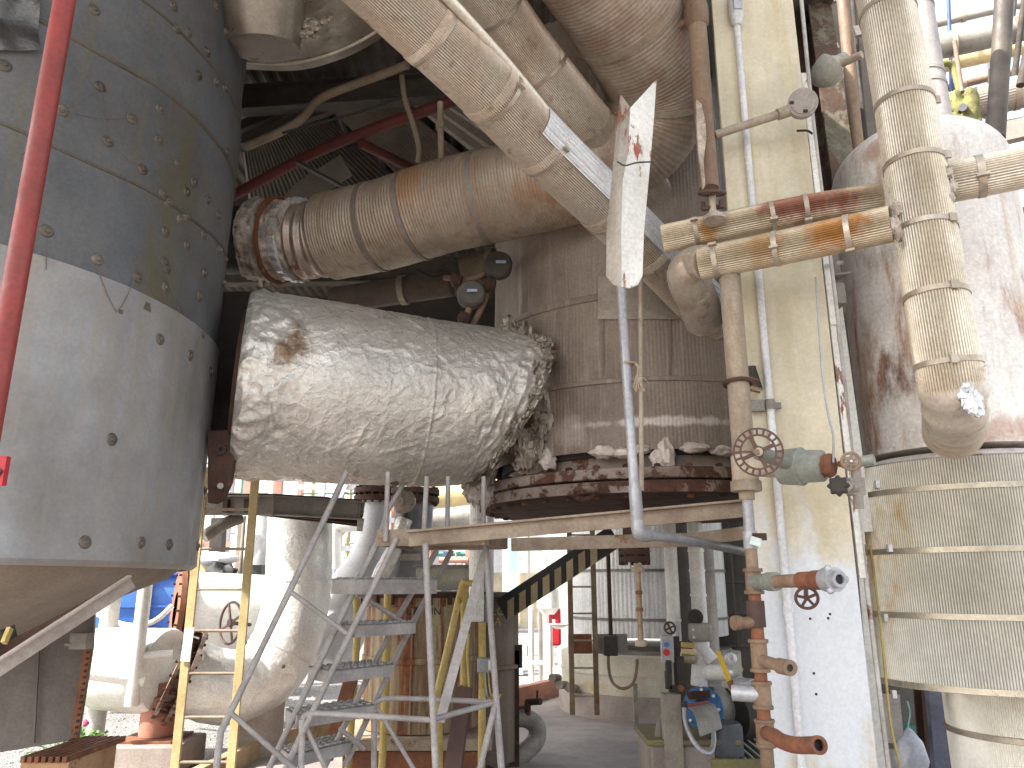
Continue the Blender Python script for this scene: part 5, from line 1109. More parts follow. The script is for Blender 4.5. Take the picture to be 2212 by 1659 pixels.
b.build('terminal_box', m_dark, ps, .003); MB().lathe(P(1470, 1487, 5.93), (0, -1, 0), [(0, .022), (.02, .024)], 16).build('gland', m_rusto, ps)
cdt = T('flexible_conduit', 'grey flexible conduit drooping from the control post to the motor guard', 'conduit', P(1520, 1628, 5.8))
MB().tube([P(1478, 1530, 5.9), P(1482, 1565, 5.85), P(1497, 1600, 5.8), P(1520, 1626, 5.75), P(1536, 1625, 5.8), P(1542, 1600, 5.9), P(1540, 1570, 5.95)], .017, 12, 50).build('hose', m_galv, cdt)
MB().cyl(P(1478, 1515, 5.92), P(1478, 1532, 5.92), .022, seg=14).build('gland', m_black, cdt)
gd = T('coupling_guard', 'bent grey sheet guard with a red edge over the pump coupling', 'guard', P(1520, 1600, 5.9))
g0, g1 = P(1482, 1528, 5.95), P(1532, 1520, 6.2); d0, d1 = P(1512, 1590, 5.7), P(1560, 1572, 5.95); rows = []
for i in range(14):
    t_ = i / 13; bb = V3((0, -.05, .09)) * math.sin(t_ * 3.14) * .7
    rows.append([g0.lerp(d0, t_) + bb, g1.lerp(d1, t_) + bb, g1.lerp(d1, t_) + bb - V3((0, 0, .006)), g0.lerp(d0, t_) + bb - V3((0, 0, .006))])
MB().rings(rows).build('sheet', m_steelg, gd); MB().bar(P(1480, 1526, 5.93), P(1530, 1518, 6.18), .02, .025).build('red_edge', m_red, gd)
pm = T('pump', 'dark pump body with a bright blue bolted flange behind the grey guard', 'pump', P(1530, 1600, 6.4))
c = P(1520, 1530, 6.45); d_ = V3((-.5, -.75, .1)).normalized(); x_, y_, _ = frame(d_)
MB().lathe(c, d_, [(0, .08), (0, .16), (.03, .16), (.03, .07)], 40, cap=False).lathe(c - d_ * .06, d_, [(0, .10), (.055, .155), (.058, .06)], 40, cap=False).build('blue_flange', M('blueflange', (.03, .17, .42), (.02, .13, .34), rough=.35), pm)
for k in range(8): a = k * .785; q = c + (x_ * math.cos(a) + y_ * math.sin(a)) * .135; MB().cyl(q + d_ * .03, q + d_ * .045, .013, seg=6).build('flange_bolt', m_bright, pm)
MB().lathe(c - d_ * .45, d_, [(0, .10), (.05, .16), (.2, .18), (.38, .12)], 32).build('volute', m_steelg, pm)
MB().cyl(P(1575, 1545, 6.6), P(1660, 1530, 6.9), .2, seg=32).build('motor', m_dark, pm)
MB().cyl(P(1515, 1505, 6.5), P(1512, 1490, 6.5), .11, seg=24).build('outlet_flange', m_rustd, pm)
pb = T('pump_plinth', 'weathered concrete plinth with mossy edge carrying the pump', 'plinth', P(1490, 1659, 6.0))
q = G(1500, 1659); MB().box((P(1487, 1640, 6.2).x, 6.3, zf(1612, 6.0) / 2), (.62, .6, zf(1612, 6.0))).build('block', m_conc, pb, .02)
MB().box((P(1487, 1640, 6.2).x, 6.3, zf(1604, 6.0)), (.68, .66, .04)).build('mossy_edge', M('mossedge', (.22, .20, .08), (.2, .17, .13), rough=.9, rust=.3), pb, .01)
MB().tube([P(1420, 1610, 6.1), P(1426, 1570, 6.15), P(1440, 1535, 6.3)], .03, 12, 12).build('side_pipe', m_steelg, pb)
one('dark_cylinder', MB().lathe(V3((P(1566, 1640, 6.1).x, 6.1, 0)), (0, 0, 1), [(0, .14), (zf(1560, 6.1) - .03, .14), (zf(1560, 6.1), .12)], 36), M('dcyl', (.07, .075, .085), (.05, .05, .06), rough=.6), 'dark cylinder standing right of the drooping conduit', 'cylinder')
gt = T('floor_grating', 'greenish metal floor grating at the foot of the rusty standpipe', 'grating', P(1610, 1640, 5.9))
gx, gy, gz = P(1610, 1620, 6.3); 
for k in range(12): MB().bar(V3((gx - .3 + k * .06, gy - .4, gz)), V3((gx - .25 + k * .06, gy + .5, gz)), .012, .03).build('grate_bar', M('grategreen', (.10, .12, .09), (.08, .09, .07), rough=.7), gt)
MB().bar(V3((gx - .36, gy - .42, gz - .01)), V3((gx + .5, gy - .42, gz - .01)), .04, .06).build('edge_bar', M('mossedge', (1, 1, 1)), gt)
gb = T('gearbox', 'dark handwheel gearbox clamped on the white wrapped riser', 'gearbox', P(1510, 1385, 6.4))
MB().box(P(1512, 1366, 6.42), (.17, .12, .14)).build('box_body', m_steelg, gb, .02)
MB().lathe(P(1503, 1334, 6.42), (-.4, -1, .1), [(-.06, .035), (-.03, .05), (.0, .05), (.012, .062), (.03, .062), (.035, .02), (.05, .02)], 26).build('knob', m_dark, gb)
for x, y in ((1498, 1361), (1499, 1377)): MB().cyl(P(x, y, 6.36), P(x, y, 6.33), .009, seg=10).build('bolt', m_tape, gb)
handwheel(gb, P(1447, 1357, 6.4), (.2, -1, .2), .045, m_wheel, 4, .008)
wr = T('taped_pipe', 'white tape wrapped pipe with angled branch and side stub by the yellow lever', 'pipe', P(1513, 1485, 6.4))
MB().cyl(P(1515, 1385, 6.5), P(1510, 1482, 6.5), .066, seg=24).build('main', m_tape, wr); MB().cyl(P(1508, 1388, 6.46), P(1540, 1428, 6.42), .05, seg=20).build('branch', m_tape, wr)
MB().cyl(P(1515, 1453, 6.5), P(1570, 1453, 6.4), .062, seg=24).build('side_stub', m_white, wr); MB().cyl(P(1568, 1453, 6.4), P(1585, 1453, 6.38), .075, seg=24).build('cap', m_bright, wr)
MB().cyl(P(1540, 1470, 6.8), P(1538, 1520, 6.8), .07, seg=20).build('lower_stub', m_steelg, wr)
lv_ = T('yellow_lever', 'long bright yellow valve lever slanting beside the pressure gauge', 'lever', P(1575, 1478, 5.9))
MB().bar(P(1551, 1408, 5.9), P(1576, 1474, 5.85), .035, .014, up=(0, 1, 0)).build('grip', M('ybright', (.78, .50, .03), (.74, .46, .03), rough=.4, bump=0), lv_, .005)
MB().tube([P(1576, 1472, 5.85), P(1584, 1490, 5.83), P(1590, 1505, 5.82), P(1600, 1510, 5.85)], .022, 12, 12).build('shank', m_rusto, lv_)
MB().cyl(P(1585, 1480, 5.95), P(1630, 1485, 5.6), .055, seg=20).cyl(P(1590, 1480, 5.9), P(1600, 1482, 5.85), .07, seg=8).build('valve_body', m_galv, lv_)
ga = T('pressure_gauge', 'small round chrome pressure gauge above the white stub', 'gauge', P(1578, 1440, 6.35))
q = P(1578, 1424, 6.35); MB().lathe(q, (0, -1, 0), [(-.02, .045), (.015, .048), (.018, .04)], 28).build('case', m_bright, ga); MB().lathe(q, (0, -1, 0), [(.010, .038), (.0175, .038)], 28).build('dial', m_white, ga)
MB().bar(q + V3((-.005, -.02, -.01)), q + V3((.015, -.02, .018)), .003, .002).build('needle', m_black, ga); MB().cyl(q - V3((0, 0, .04)), q - V3((0, 0, .10)), .012, seg=10).build('stem', m_bright, ga)
yk = T('yellow_clamp', 'yellow painted pipe clamp bars behind the control post', 'clamp', P(1488, 1420, 6.4))
for y in (1393, 1407): MB().bar(P(1472, y, 6.4), P(1502, y + 2, 6.4), .03, .04).build('bar', m_ylw if y < 1400 else m_yel, yk, .004)
MB().cyl(P(1470, 1420, 6.45), P(1500, 1424, 6.45), .04, seg=16).build('pipe_piece', m_dirtypipe, yk)
# right-hand gap between column and jacket
vthing('green_valve_body', 'green painted valve block seen through the gap right of the column', 'valve', 1952, 1565, 1592, 5.2, .07, m_green)
plb = T('plastic_bundle', 'crumpled clear plastic bundle on a string right of the column', 'bundle', P(1970, 1650, 5.0))
MB().lathe(P(1968, 1640, 5.0), (.05, 0, 1), [(-.15, .03), (-.10, .07), (0, .085), (.10, .075), (.16, .03), (.18, .01)], 28, fn=lambda p: .022 * noise.noise(p * 18)).build('bag', M('plastic', (.55, .58, .68), (.45, .48, .55), rough=.2, bump=.4), plb)
MB().tube([P(1964, 1605, 5.0), P(1962, 1570, 5.0), P(1966, 1540, 5.0), P(1960, 1515, 5.0)], .005, 6, 12).build('string', M('string', (.3, .6, .6), (.25, .5, .5), bump=0), plb)
one('steel_strut', MB().ibeam(P(2000, 1480, 5.6), P(2018, 1700, 5.6), .12, .12), m_rustd, 'rusty strut in the dark gap left of the lower jacket', 'strut')
one('steel_strut', MB().bar(P(2022, 1490, 5.2), P(2040, 1700, 5.2), .12, .05, up=(0, 1, 0)), M('bluegrey', (.14, .15, .21), (.11, .12, .16), rough=.6), 'blue grey strut right against the lower jacket', 'strut')
one('white_bracket', MB().bar(P(1925, 1500, 5.0), P(1935, 1605, 5.0), .09, .03, up=(0, 1, 0)), M('wbr', (.55, .5, .5), (.45, .42, .42)), 'pale strip bracket hanging at the right side of the column foot', 'bracket')
one('column_cable', MB().tube([P(1880, 1180, 3.9), P(1893, 1280, 3.85), P(1905, 1380, 3.8), P(1915, 1480, 3.8), P(1925, 1570, 3.8), P(1950, 1680, 3.7)], .006, 8, 50), m_ylw, 'yellow cable running down the gap between column and jacket', 'cable')
one('backdrop_wall', MB().box((4.7, 8.4, 2.6), (3.9, .12, 5.2)), M('bwall', (.10, .09, .08), (.07, .065, .06), rough=.9, rust=.2), 'dark backdrop wall added to block the sky behind the white tank', 'wall')  # added backdrop, closes the sky gap between column and tank
# bracket between column and tank
bk = T('angle_clamp', 'grey bolted angle clamp bridging the column and the white tank', 'clamp', P(1795, 650, 3.7))
MB().angle(P(1770, 620, 3.75), P(1832, 612, 3.8), .09, .10, .012).box(P(1800, 640, 3.72), (.09, .09, .11)).box(P(1783, 570, 3.7), (.05, .02, .16)).build('angle_piece', m_steelg, bk, .002)
for x, y in ((1785, 575), (1812, 568)): MB().cyl(P(x, y, 3.6), P(x + 6, y, 3.75), .012, seg=6).build('bolt', m_galv, bk)
one('column_stay', MB().bar(P(1800, 640, 3.85), P(1868, 1150, 3.85), .07, .03, up=(0, 1, 0)).bar(P(1852, 1150, 3.85), P(1900, 1690, 3.85), .05, .05), m_peel, 'flaking grey stay strip rising between the column and the white tank', 'stay', .002)

# ================================================================== UPPER RIGHT: rack, sky side
def hpipe(label, a, b, r_, mat, ribs=0, name='rack_pipe', fr=(.3, .7)):
    t = T(name, label, 'pipe', lowest([P(*a), P(*b)])); A, B = P(*a), P(*b)
    MB().sweep([A.lerp(B, i / 6) for i in range(7)], r_, ribs * 4 if ribs else 28, ribs=ribs, amp=.003 if ribs else 0).build('cladding', mat, t, ang=1.2)
    for f in fr: MB().ring(A.lerp(B, f), B - A, r_ - .002, r_ + .012, .05, 28).build('band', m_band, t)
hpipe('dark upper rack pipe crossing the bright sky at the top right', (1960, 118, 7.5), (2300, 42, 7.0), .135, m_steelg)
hpipe('slim cream rack pipe below the dark upper one against the sky', (1960, 160, 8.5), (2300, 82, 8.0), .09, m_yel)
hpipe('ribbed metallic rack pipe low in the sky opening at top right', (1960, 262, 7.2), (2300, 175, 6.6), .16, M('rackrib', (.42, .38, .33), (.3, .27, .23), metal=.5, rough=.4), 36)
one('rack_beam', MB().bar(P(2080, 310, 6.6), P(2300, 258, 6.4), .1, .2), M('rackbeam', (.30, .26, .23), (.24, .2, .18), rough=.7, rust=.3), 'grey flat rack beam at the right edge behind the tank dome', 'beam')
_sp = 0
def spipe(label, pts, r_, mat): one('rack_riser', MB().tube([P(*q) for q in pts], r_, 14, 16), mat, label, 'pipe')
spipe('thin blue rod standing against the sky at the left of the opening', [(2048, -20, 8), (2056, 210, 8)], .022, M('bluerod', (.05, .09, .25), (.04, .07, .2), bump=0))
spipe('thick dark riser crossing the sky opening near the right edge', [(2170, -20, 5.6), (2162, 120, 5.6), (2150, 300, 5.6)], .075, M('drkrise', (.09, .075, .06), (.06, .05, .045), rough=.6))
spipe('thin leaning rod close to the right edge, left one of the pair', [(2215, -20, 7), (2188, 190, 7)], .03, m_dark)
spipe('leaning dark rod at the very right edge of the sky opening', [(2245, -20, 6.4), (2205, 185, 6.4)], .04, m_dark)
spipe('rusty slanting rod ending at the mossy elbow', [(2062, 90, 6.9), (2078, 200, 6.6)], .022, m_browpipe)
spipe('grey drooping hose with a mossy crook at the left of the sky opening', [(2025, 142, 6.8), (2050, 138, 6.8), (2062, 155, 6.8), (2078, 215, 6.7)], .035, m_moss)
for lab, a_, b_, r_, mt in (('thin grey rack tube highest in the sky opening', (1990, 60, 9.0), (2300, -12, 8.6), .05, m_steelg), ('slim rusty rack tube between the cream and ribbed rack pipes', (1990, 205, 8.2), (2300, 128, 7.8), .045, m_browpipe), ('thin dark rack tube just above the grey flat rack beam', (2060, 292, 7.0), (2300, 240, 6.8), .035, m_dark)):
    hpipe(lab, a_, b_, r_, mt)
spipe('pale sloping brace seen through the sky opening', [(2118, 90, 9.5), (2140, 250, 9.5)], .10, M('braceg', (.30, .29, .33), (.24, .23, .27)))
spipe('thin dark rod between the thick riser and the leaning pair', [(2195, -20, 7.5), (2172, 205, 7.5)], .02, m_dark)
spipe('thin rod left of the thick dark riser', [(2140, 150, 7.2), (2136, 210, 7.2), (2130, 300, 7.2)], .022, m_dark)
mo = T('mossy_elbow', 'moss covered yellow green pipe elbow standing on the tank dome edge', 'pipe', P(2090, 275, 6.2))
MB().tube([P(2094, 285, 6.2), P(2096, 215, 6.2), P(2088, 206, 6.2)], .075, 16, 14).build('upright', m_moss, mo); MB().blob(P(2068, 235, 6.3), (.11, .1, .14), .5, 12).blob(P(2070, 262, 6.3), (.12, .1, .06), .5, 12).blob(P(2106, 262, 6.2), (.05, .06, .09), .5, 10).build('clamp_body', m_moss, mo)
MB().cyl(P(2080, 232, 6.1), P(2080, 232, 6.2), .035, seg=14).build('bolt', m_galv, mo)
gr = T('grey_stack', 'broad grey riser with spiral seams behind the tall ribbed pipe', 'pipe', P(2000, 280, 5.2))
A, B = P(1978, -140, 5.2), P(2004, 290, 5.2); X = (A.x + B.x) / 2
MB().cyl(V3((P(2000, 150, 5.2).x, 5.2, B.z - 1)), V3((P(2000, 150, 5.2).x, 5.2, A.z)), .125, seg=36).build('pipe_body', M('stackm', (.40, .37, .36), (.3, .27, .26), rough=.55, streak=.3), gr)
for y in (165, 190, 20): MB().ring(V3((P(2000, 150, 5.2).x, 5.2, zf(y, 5.2))), (.12, .05, 1), .124, .131, .03, 36).build('seam', m_steelg, gr)
dm = T('small_domed_vessel', 'brown domed vessel in shadow at the right edge behind the white tank', 'tank', P(2210, 900, 7.0))
MB().lathe(V3((P(2225, 600, 7).x, 7, 0)), (0, 0, 1), [(zf(900, 7), .3)] + [(zf(520, 7), .3), (zf(519, 7), .33), (zf(511, 7), .33), (zf(510, 7), .3)] + [(zf(510, 7) + .28 * math.sin(a), .3 * math.cos(a)) for a in [.1 + i * .14 for i in range(11)]], 40).build('shell', m_browpipe, dm)
# dark frame with risers between column and tall pipe
one('rusty_frame_column', MB().ibeam(P(1742, -60, 4.7), P(1815, 470, 4.5), .16, .26, .02, .014), M('framerust', (.12, .07, .05), (.07, .045, .035), sc=5, rust=.5, rcol=(.17, .15, .11), rcol2=(.10, .09, .06), sharp=.05, rough=.9, bump=.5), 'dark rusty flaking steel column right of the cream one', 'column')
for lab, pts, r_, mt in (('tan riser with a clip behind the bulkhead light', [(1770, -20, 5.4), (1800, 150, 5.4), (1830, 420, 5.3)], .04, m_beam), ('slim riser left of the tan clipped one', [(1752, -20, 5.5), (1775, 150, 5.5), (1805, 400, 5.4)], .025, m_steelg),
                         ('brown riser nearest the tall ribbed pipe', [(1818, -20, 5.2), (1840, 200, 5.2), (1865, 420, 5.2)], .045, m_browpipe), ('thin dark riser touching the tall ribbed pipe', [(1840, -20, 5.6), (1860, 200, 5.6), (1880, 400, 5.6)], .02, m_dark),
                         ('moss streaked dark riser behind the bulkhead light', [(1795, 130, 6.0), (1812, 260, 6.0), (1828, 400, 6.0)], .05, M('mossdark', (.2, .16, .05), (.08, .06, .04), sc=8, rough=.9))):
    spipe(lab, pts, r_, mt)
one('cross_angle', MB().bar(P(1745, 12, 5.3), P(1850, -12, 5.3), .04, .06).bar(P(1845, 70, 5.5), P(1890, 62, 5.5), .04, .09).bar(P(1765, 112, 5.3), P(1810, 100, 5.3), .03, .05), m_steelg, 'short grey cross angles tying the risers at the top right', 'angle')
one('rack_backdrop', MB().box((3.3, 7.6, 6.2), (1.55, .3, 6.6)), m_dark, 'dark backdrop box added to block the sky behind the risers right of the column', 'structure')  # added backdrop, hides sky showing between the column and tall pipe
one('green_bracket', MB().blob(P(1492, 345, 4.6), (.07, .05, .16), .4, 12).blob(P(1505, 385, 4.6), (.06, .05, .16), .4, 12), m_green, 'green corroded bracket between the ribbed duct and the brown riser', 'bracket')
one('paint_flake_strip', MB().prism([P(x, y, 3.42) for x, y in ((1504, 215), (1515, 225), (1524, 262), (1526, 300), (1520, 345), (1524, 400), (1519, 408), (1510, 340), (1505, 270))], (.0, .02, 0)), m_wool, 'pale split lagging strip clinging to the brown riser', 'strip')

# ================================================================== OVERHEAD STRUCTURE
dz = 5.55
od = T('overhead_deck', 'dark steel deck overhead with joists and corrugated sheets, extended out of view for shade', 'deck', (-1, 4, dz))
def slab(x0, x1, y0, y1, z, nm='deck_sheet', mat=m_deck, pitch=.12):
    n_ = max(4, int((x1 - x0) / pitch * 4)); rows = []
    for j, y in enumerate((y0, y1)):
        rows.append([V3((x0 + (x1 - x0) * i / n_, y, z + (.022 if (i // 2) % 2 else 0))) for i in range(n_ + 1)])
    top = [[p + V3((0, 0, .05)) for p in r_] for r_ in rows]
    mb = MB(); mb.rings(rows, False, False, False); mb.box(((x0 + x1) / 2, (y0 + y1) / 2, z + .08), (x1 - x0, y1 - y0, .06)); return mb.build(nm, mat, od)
slab(-5.6, 1.15, 1.2, 4.2, dz); slab(-5.6, -.8, -1.8, 1.2, dz); slab(-5.6, 2.25, 4.2, 10.2, dz)  # near slabs, out of view, added and cut to shade the foreground
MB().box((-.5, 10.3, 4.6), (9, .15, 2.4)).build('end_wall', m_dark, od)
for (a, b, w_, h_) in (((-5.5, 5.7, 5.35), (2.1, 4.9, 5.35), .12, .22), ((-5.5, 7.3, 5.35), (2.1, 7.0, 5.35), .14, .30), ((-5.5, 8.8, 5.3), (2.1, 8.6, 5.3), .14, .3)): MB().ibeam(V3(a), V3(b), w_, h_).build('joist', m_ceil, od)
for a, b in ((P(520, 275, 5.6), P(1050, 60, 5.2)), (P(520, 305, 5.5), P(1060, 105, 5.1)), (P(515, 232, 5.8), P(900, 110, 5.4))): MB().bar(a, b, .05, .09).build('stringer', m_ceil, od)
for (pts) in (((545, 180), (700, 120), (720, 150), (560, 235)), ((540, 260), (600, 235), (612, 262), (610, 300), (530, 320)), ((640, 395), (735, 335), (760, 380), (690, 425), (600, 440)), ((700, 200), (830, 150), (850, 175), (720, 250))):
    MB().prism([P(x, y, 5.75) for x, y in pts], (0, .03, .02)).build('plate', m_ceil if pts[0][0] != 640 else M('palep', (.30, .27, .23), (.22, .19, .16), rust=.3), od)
# sloping corrugated duct behind (ribbed planks)
cs = T('sloping_cladding', 'ribbed cladding sheets sloping down behind the rust streaked duct', 'cladding', P(700, 420, 6.3))
def ribsheet(c4, n_, mat):
    a, b, c_, d = [P(*q) for q in c4]; mb = MB(); rows = []
    nrm = (b - a).cross(d - a).normalized()
    for j in range(2):
        rows.append([(a.lerp(b, i / (n_ * 4)) if j == 0 else d.lerp(c_, i / (n_ * 4))) + nrm * .012 * math.cos(i * math.pi / 2) for i in range(n_ * 4 + 1)])
    mb.rings(rows, False, False, False); return mb
ribsheet([(525, 330, 5.6), (700, 250, 5.5), (1010, 520, 7.2), (560, 620, 7.4)], 30, m_deck).build('ribbed_sheet', m_deck, cs)
ribsheet([(710, 235, 5.5), (830, 200, 5.4), (1080, 400, 6.8), (940, 460, 7.0)], 16, m_deck).build('ribbed_sheet', M('deckp', (.30, .27, .23), (.22, .19, .16), rough=.6), cs)
ribsheet([(840, 190, 5.4), (900, 175, 5.3), (1160, 330, 6.4), (1080, 380, 6.6)], 3, m_deck).build('flat_sheet', M('deckp', (.30, .27, .23)), cs)
rb = T('red_pipe_beam', 'dark red sprinkler pipe with a side branch under the deck', 'pipe', P(560, 400, 5.4))
MB().tube([P(500, 425, 5.5), P(650, 345, 5.4), P(790, 285, 5.2), P(960, 225, 5.0), P(1010, 205, 4.9)], .042, 14, 30).build('main', m_dred, rb)
MB().tube([P(780, 310, 5.25), P(860, 350, 5.6), P(960, 400, 6.0)], .04, 12, 12).build('branch', m_dred, rb)
MB().bar(P(640, 350, 5.35), P(760, 415, 5.4), .05, .02).build('hanger_angle', m_dark, rb)
one('ceiling_conduit', MB().tube([P(530, 318, 5.0), P(600, 288, 5.0), P(650, 258, 5.0), P(690, 215, 4.95), P(760, 185, 4.9), P(830, 160, 4.8), P(880, 140, 4.7)], .032, 12, 40), m_cond, 'tan curved conduit winding under the dark ceiling', 'conduit')
one('bent_conduit', MB().tube([P(868, 165, 4.9), P(875, 215, 4.9), P(893, 270, 4.9), P(905, 320, 4.9), P(903, 352, 4.95)], .020, 12, 30), m_cond, 'thin bent cream conduit hanging between ceiling and duct', 'conduit')
hr = T('hanger_rod', 'pale threaded hanger with a coupling above the rust streaked duct', 'hanger', P(952, 345, 4.8))
MB().cyl(P(951, 222, 4.8), P(953, 345, 4.8), .022, seg=12).cyl(P(951, 265, 4.8), P(951, 280, 4.8), .032, seg=8).build('rod', m_dirtypipe, hr)
one('ceiling_cable', MB().tube([P(610, 288, 4.9), P(720, 258, 4.9), P(800, 235, 4.9), P(870, 210, 4.9)], .009, 8, 20), m_black, 'thin black cable strung beneath the curved conduit', 'cable')
# shiny hood at top
hd = T('dented_hood', 'dull shiny rounded duct underside with a torn dent at the top left', 'duct', P(660, 150, 4.3))
HC = P(640, -300, 3.9); 
pts = []
rows = []
for i in range(46):
    t_ = i / 45; row = []
    for j in range(40):
        s_ = j / 39
        x = 505 + 400 * s_; yb = 138 + 10 * math.sin(s_ * 3.0) - 150 * s_**2.6; y = yb - 260 * t_
        Y = 4.5 - .9 * math.sin(t_ * 1.4) - .1 * s_
        p = P(x, y, Y); q = P(655, 62, 4.0); dd = (p - q).length
        p = p + V3((0, .09, 0)) * max(0, 1 - dd / .28) * (1 + 1.4 * noise.noise(p * 14)) + V3((0, 1, 0)) * .03 * noise.noise(p * 2.5)
        row.append(p)
    rows.append(row)
front_ = rows; back = [[p + V3((0, .10, .02)) for p in r_] for r_ in rows]
mb = MB(); mb.rings(front_, False, False, False); mb.rings(back, False, False, False); mb.rings([front_[0], back[0]], False, False, False); mb.build('shell', M('hoodm', (.40, .35, .29), (.26, .22, .18), sc=2, metal=.55, rough=.38, bump=.15), hd, ang=1.2)
MB().tube([front_[0][j] - V3((0, .01, 0)) for j in range(0, 40, 3)], .014, 10, 40).build('rolled_edge', m_lag3, hd)
e = MB()
for i in range(30): e.blob(P(655 + R.gauss(0, 22), 58 + R.gauss(0, 10), 3.99 + R.uniform(-.02, .03)), (.035, .015, .02), .7, 7, 2, i)
e.build('torn_patch', m_foil2, hd)
MB().lathe(P(560, -20, 3.9), (.05, .3, -1), [(-.6, .35), (0, .30), (.35, .22)], 40).build('side_duct', M('hoodm', (1, 1, 1)), hd)
# shadowed pipes between the two ducts
hpipe('dark tan pipe running behind the rust streaked duct, above the valves', (1000, 578, 5.6), (1330, 510, 5.2), .095, M('dpipe', (.24, .19, .13), (.17, .13, .09), rough=.6, metal=.2), name='rear_pipe', fr=(.2, .5, .8))
hpipe('dark shaded pipe under the rust streaked duct, left of the valves', (720, 650, 6.0), (975, 612, 5.8), .11, M('dpipe2', (.13, .10, .08), (.09, .07, .055), rough=.7), name='rear_pipe', fr=(.6,))
vv = T('hanging_valves', 'pair of dark flanged instruments on sloping pipes above the foil duct', 'valve', P(1010, 700, 5.0))
for (x, y) in ((1018, 638), (1076, 575)): MB().lathe(P(x, y, 4.95), (0, -1, .1), [(-.08, .06), (-.03, .098), (.03, .10), (.05, .085)], 28).build('instrument_body', M('instr', (.12, .11, .09), (.08, .07, .06), rough=.6, bump=.3, rust=.2), vv); 
for (x, y) in ((1020, 628), (1082, 566)): MB().box(P(x, y, 4.88), (.07, .006, .02)).build('name_tag', M('bluetag', (.35, .42, .55), (.3, .38, .5), bump=0), vv)
for l in ([(985, 725, 4.9), (1012, 672, 4.95), (1018, 640, 4.97)], [(1008, 730, 5.0), (1045, 655, 5.0), (1060, 600, 5.0), (1078, 580, 5.0)], [(960, 600, 5.1), (1000, 605, 5.05), (1030, 600, 5.0), (1060, 580, 5.0)]): MB().tube([P(*q) for q in l], .022, 12, 16).build('sloping_pipe', m_browpipe, vv)
for q in ((1002, 690), (1058, 615), (985, 605)): MB().blob(P(*q, 4.93), (.045, .045, .05), .3, 10).build('union_joint', m_rustd, vv)
MB().tube([P(900, 585, 5.1), P(930, 600, 5.1), P(965, 598, 5.1)], .02, 8, 10).build('hose', m_moss if 0 else m_dark, vv)

# ================================================================== FAR BACKGROUND
bb = T('white_building', 'bright white building with a beige base and blue trim across the yard', 'building', (2, 34, 0))
MB().box((0.6, 34, 6.5), (11, 6, 9)).build('upper_wall', m_white, bb); MB().box((.6, 33.9, 1.0), (11.2, 6, 2.1)).build('lower_wall', M('beigew', (.62, .54, .38), (.55, .47, .33), rough=.8), bb)
MB().box((-1.1, 30.7, 4.2), (.35, .2, 4.6)).build('blue_trim', M('bluetrim', (.12, .32, .62), (.1, .28, .55)), bb); MB().box((-2.3, 30.8, 2.6), (1.5, .1, 1.2)).build('roller_door', m_whitepipe, bb)
MB().box((-2.6, 30.6, 1.9), (1.6, .06, .10)).build('door_sill', M('bluetrim', (1, 1, 1)), bb)
for x0, Y, c_, lab in ((1109, 15.0, m_teal, 'pale teal square post before the beige wall'), (1094, 15.5, m_white, 'white square post left of the teal one'), (1214, 14.0, m_white, 'white sunlit post behind the standpipes'), (1143, 19, m_steelg, 'thin far lamp mast before the beige wall')):
    X = xf(x0, 1300, Y); w_ = .16 if x0 != 1143 else .05; mb = MB().box((X, Y, 3.0), (w_, w_, 6.0)).box((X, Y, .1), (w_ * 2.2, w_ * 2.2, .2)); one('yard_post', mb, c_, lab, 'post')
# standpipes and extinguisher in the sun
for i, (x, yt, yb, Y, r_, lab) in enumerate(((1148, 1290, 1452, 13.3, .045, 'leftmost white sunlit standpipe with an elbow'), (1168, 1300, 1446, 13.4, .035, 'thin white standpipe, second from the left in the sun'), (1187, 1350, 1470, 12.6, .05, 'white standpipe on a round foot in front of the red cylinder'), (1180, 1200, 1440, 14.0, .05, 'tall white riser behind the small standpipes'), (1191, 1180, 1450, 14.2, .05, 'tall white riser next to the white yard post'))):
    X = xf(x, 1400, Y); mb = MB().cyl(V3((X, Y, 0)), V3((X, Y, zf(yt, Y))), r_, seg=14).cyl(V3((X, Y, 0)), V3((X, Y, .05)), r_ * 2.2, seg=16)
    if i == 0: mb.tube([V3((X, Y, zf(yt, Y))), P(1165, 1284, Y), P(1178, 1265, Y)], r_, 12, 10)
    one('standpipe', mb, m_white, lab, 'pipe')
one('cross_pipe', MB().cyl(P(1150, 1433, 12.9), P(1190, 1433, 12.8), .035, seg=12), m_white, 'low white cross pipe joining the sunlit standpipes', 'pipe')
fe = T('fire_extinguisher', 'tall red extinguisher cabinet by the white standpipes', 'extinguisher', P(1199, 1395, 13.5))
MB().bar(P(1199, 1395, 13.5), P(1198, 1313, 13.5), .2, .2).build('cylinder_body', M('redx', (.45, .02, .03), (.4, .02, .03), rough=.4, bump=0), fe, .04); MB().box(P(1196, 1345, 13.3), (.05, .02, .1)).build('label_patch', m_white, fe)
eb = T('eyewash_bowl', 'white eyewash bowl on its stand in the sun', 'eyewash', P(1185, 1370, 12.8)); MB().lathe(P(1206, 1352, 12.9), (0, 0, 1), [(-.05, .04), (.0, .16), (.03, .2)], 24).build('bowl', m_bright, eb); MB().lathe(P(1184, 1300, 13.0), (0, 0, 1), [(-.2, .1), (-.1, .18), (.2, .18), (.3, .05)], 20).build('shower_head', m_white, eb)
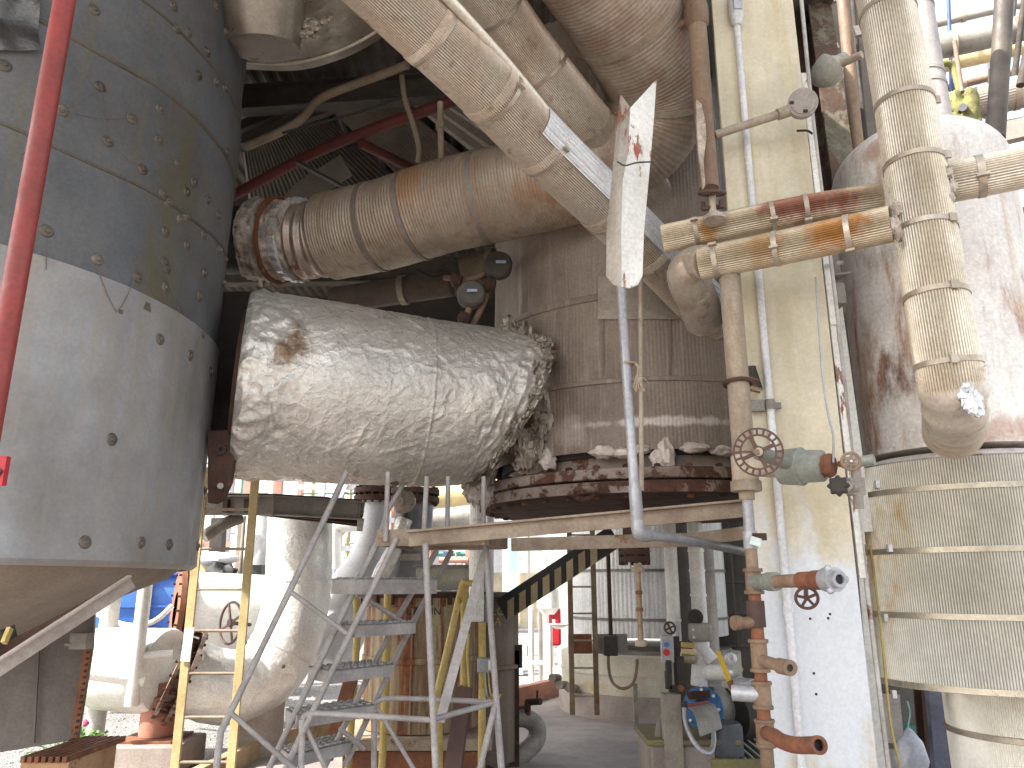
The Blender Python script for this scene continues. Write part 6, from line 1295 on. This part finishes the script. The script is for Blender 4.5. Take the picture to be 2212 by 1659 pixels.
# pipe rack frames
rk = random.Random(9)
def rack(label, x0, x1, y, z1, n_, seed):
    r_ = random.Random(seed); t = T('pipe_rack', label, 'pipe rack', ((x0 + x1) / 2, y, 0))
    m_w = M('rackwhite', (.60, .60, .62), (.5, .5, .52), bump=0); m_r = M('rackred', (.42, .22, .17), (.4, .2, .15), bump=0); m_b = M('rackblue', (.25, .35, .55), (.2, .3, .5), bump=0); m_g = M('rackgreen', (.12, .42, .32), (.1, .35, .3), bump=0)
    k = max(2, int((x1 - x0) / 2.2)); 
    for i in range(k + 1):
        for dy in (0, 3): MB().box((x0 + (x1 - x0) * i / k, y + dy, z1 / 2), (.2, .2, z1)).build('column', m_w if i % 2 else m_r, t)
    z = .8
    while z < z1:
        MB().box(((x0 + x1) / 2, y, z), (x1 - x0, .14, .16)).build('cross_beam', r_.choice([m_w, m_r, m_w]), t); z += r_.uniform(.7, 1.3)
    for i in range(n_):
        z = r_.uniform(.4, z1); a = r_.uniform(x0, x1); b = min(x1, a + r_.uniform(1, 6)); yy = y + r_.uniform(-.5, 3); rr = r_.choice([.04, .06, .1, .03]); mt = r_.choice([m_w, m_w, m_r, m_g, m_b, m_yel, m_w])
        if i % 3: MB().cyl(V3((a, yy, z)), V3((b, yy, z)), rr, seg=8).build('run', mt, t)
        else: MB().cyl(V3((a, yy, z * .2)), V3((a, yy, z)), rr, seg=8).build('riser', mt, t)
    for i in range(4): a = r_.uniform(x0, x1 - 2); MB().bar(V3((a, y - .1, r_.uniform(.5, 2))), V3((a + 2, y - .1, r_.uniform(3, z1))), .1, .1).build('brace', r_.choice([m_w, m_r]), t)
rack('distant white and red pipe rack seen left of the foil elbow', -13, -7.6, 22, 6.5, 60, 1)
rack('distant pipe rack between the foil elbow and the pale bend', -8.0, -4.9, 26, 6.5, 45, 2)
rack('far low pipe rack in front of the white building', -4.6, -1.5, 27, 6.5, 34, 3)
mc = T('yellow_machine', 'small yellow machine with a pale cover on the drum behind the ladder', 'machine', P(465, 1245, 11.5))
MB().box(P(450, 1225, 11.6), (.45, .3, .28)).build('housing', m_yel, mc, .02); MB().blob(P(470, 1208, 11.5), (.32, .2, .10), .15, 12).build('cover', m_tape, mc); MB().blob(P(478, 1240, 11.4), (.22, .15, .15), .5, 10).build('frame_base', m_black, mc)
one('dark_mast', MB().bar(P(474, 1120, 13), P(464, 1260, 13), .2, .2), m_dark, 'dark square post left of the yellow ladder in the bright yard', 'post')
one('perforated_mast', MB().bar(P(520, 1115, 12), P(508, 1300, 12), .06, .06).cyl(P(528, 1115, 11.8), P(512, 1330, 11.8), .03, seg=10), M('mastm', (.3, .25, .2), (.2, .17, .14)), 'slender perforated mast with a cable by the yellow ladder', 'mast')
wt = T('white_bundle_tank', 'white shrouded vessel glowing in sun left of the foil elbow', 'vessel', P(560, 1300, 12)); MB().lathe(V3((P(556, 1200, 12.5).x, 12.5, 0)), (0, 0, 1), [(0.6, .55), (1.4, .55), (2.2, .42), (2.8, .25)], 40, fn=lambda p: .05 * noise.noise(p * 4)).build('shroud', m_tape, wt)
MB().box(P(550, 1245, 11.0), (.24, .2, .3)).build('dark_box', m_black, wt)
one('yard_pipe', MB().cyl(P(920, 1125, 16), P(1060, 1108, 16), .2, seg=18), m_steelg, 'grey horizontal pipe passing behind the landing posts', 'pipe')
one('yard_pipe', MB().tube([P(722, 1230, 15), P(722, 1150, 15), P(735, 1136, 15), P(800, 1132, 15)], .14, 14, 20), m_white, 'white pipe making a square bend right of the foil elbow', 'pipe')
one('yard_pipe', MB().cyl(P(929, 1040, 18), P(929, 1300, 18), .08, seg=10), M('rackred', (1, 1, 1)), 'thin red brown riser in front of the white building', 'pipe')
one('yard_pipe', MB().cyl(P(905, 1078, 20), P(1080, 1060, 20), .3, seg=16), m_yel, 'pale horizontal pipe high before the white building', 'pipe')
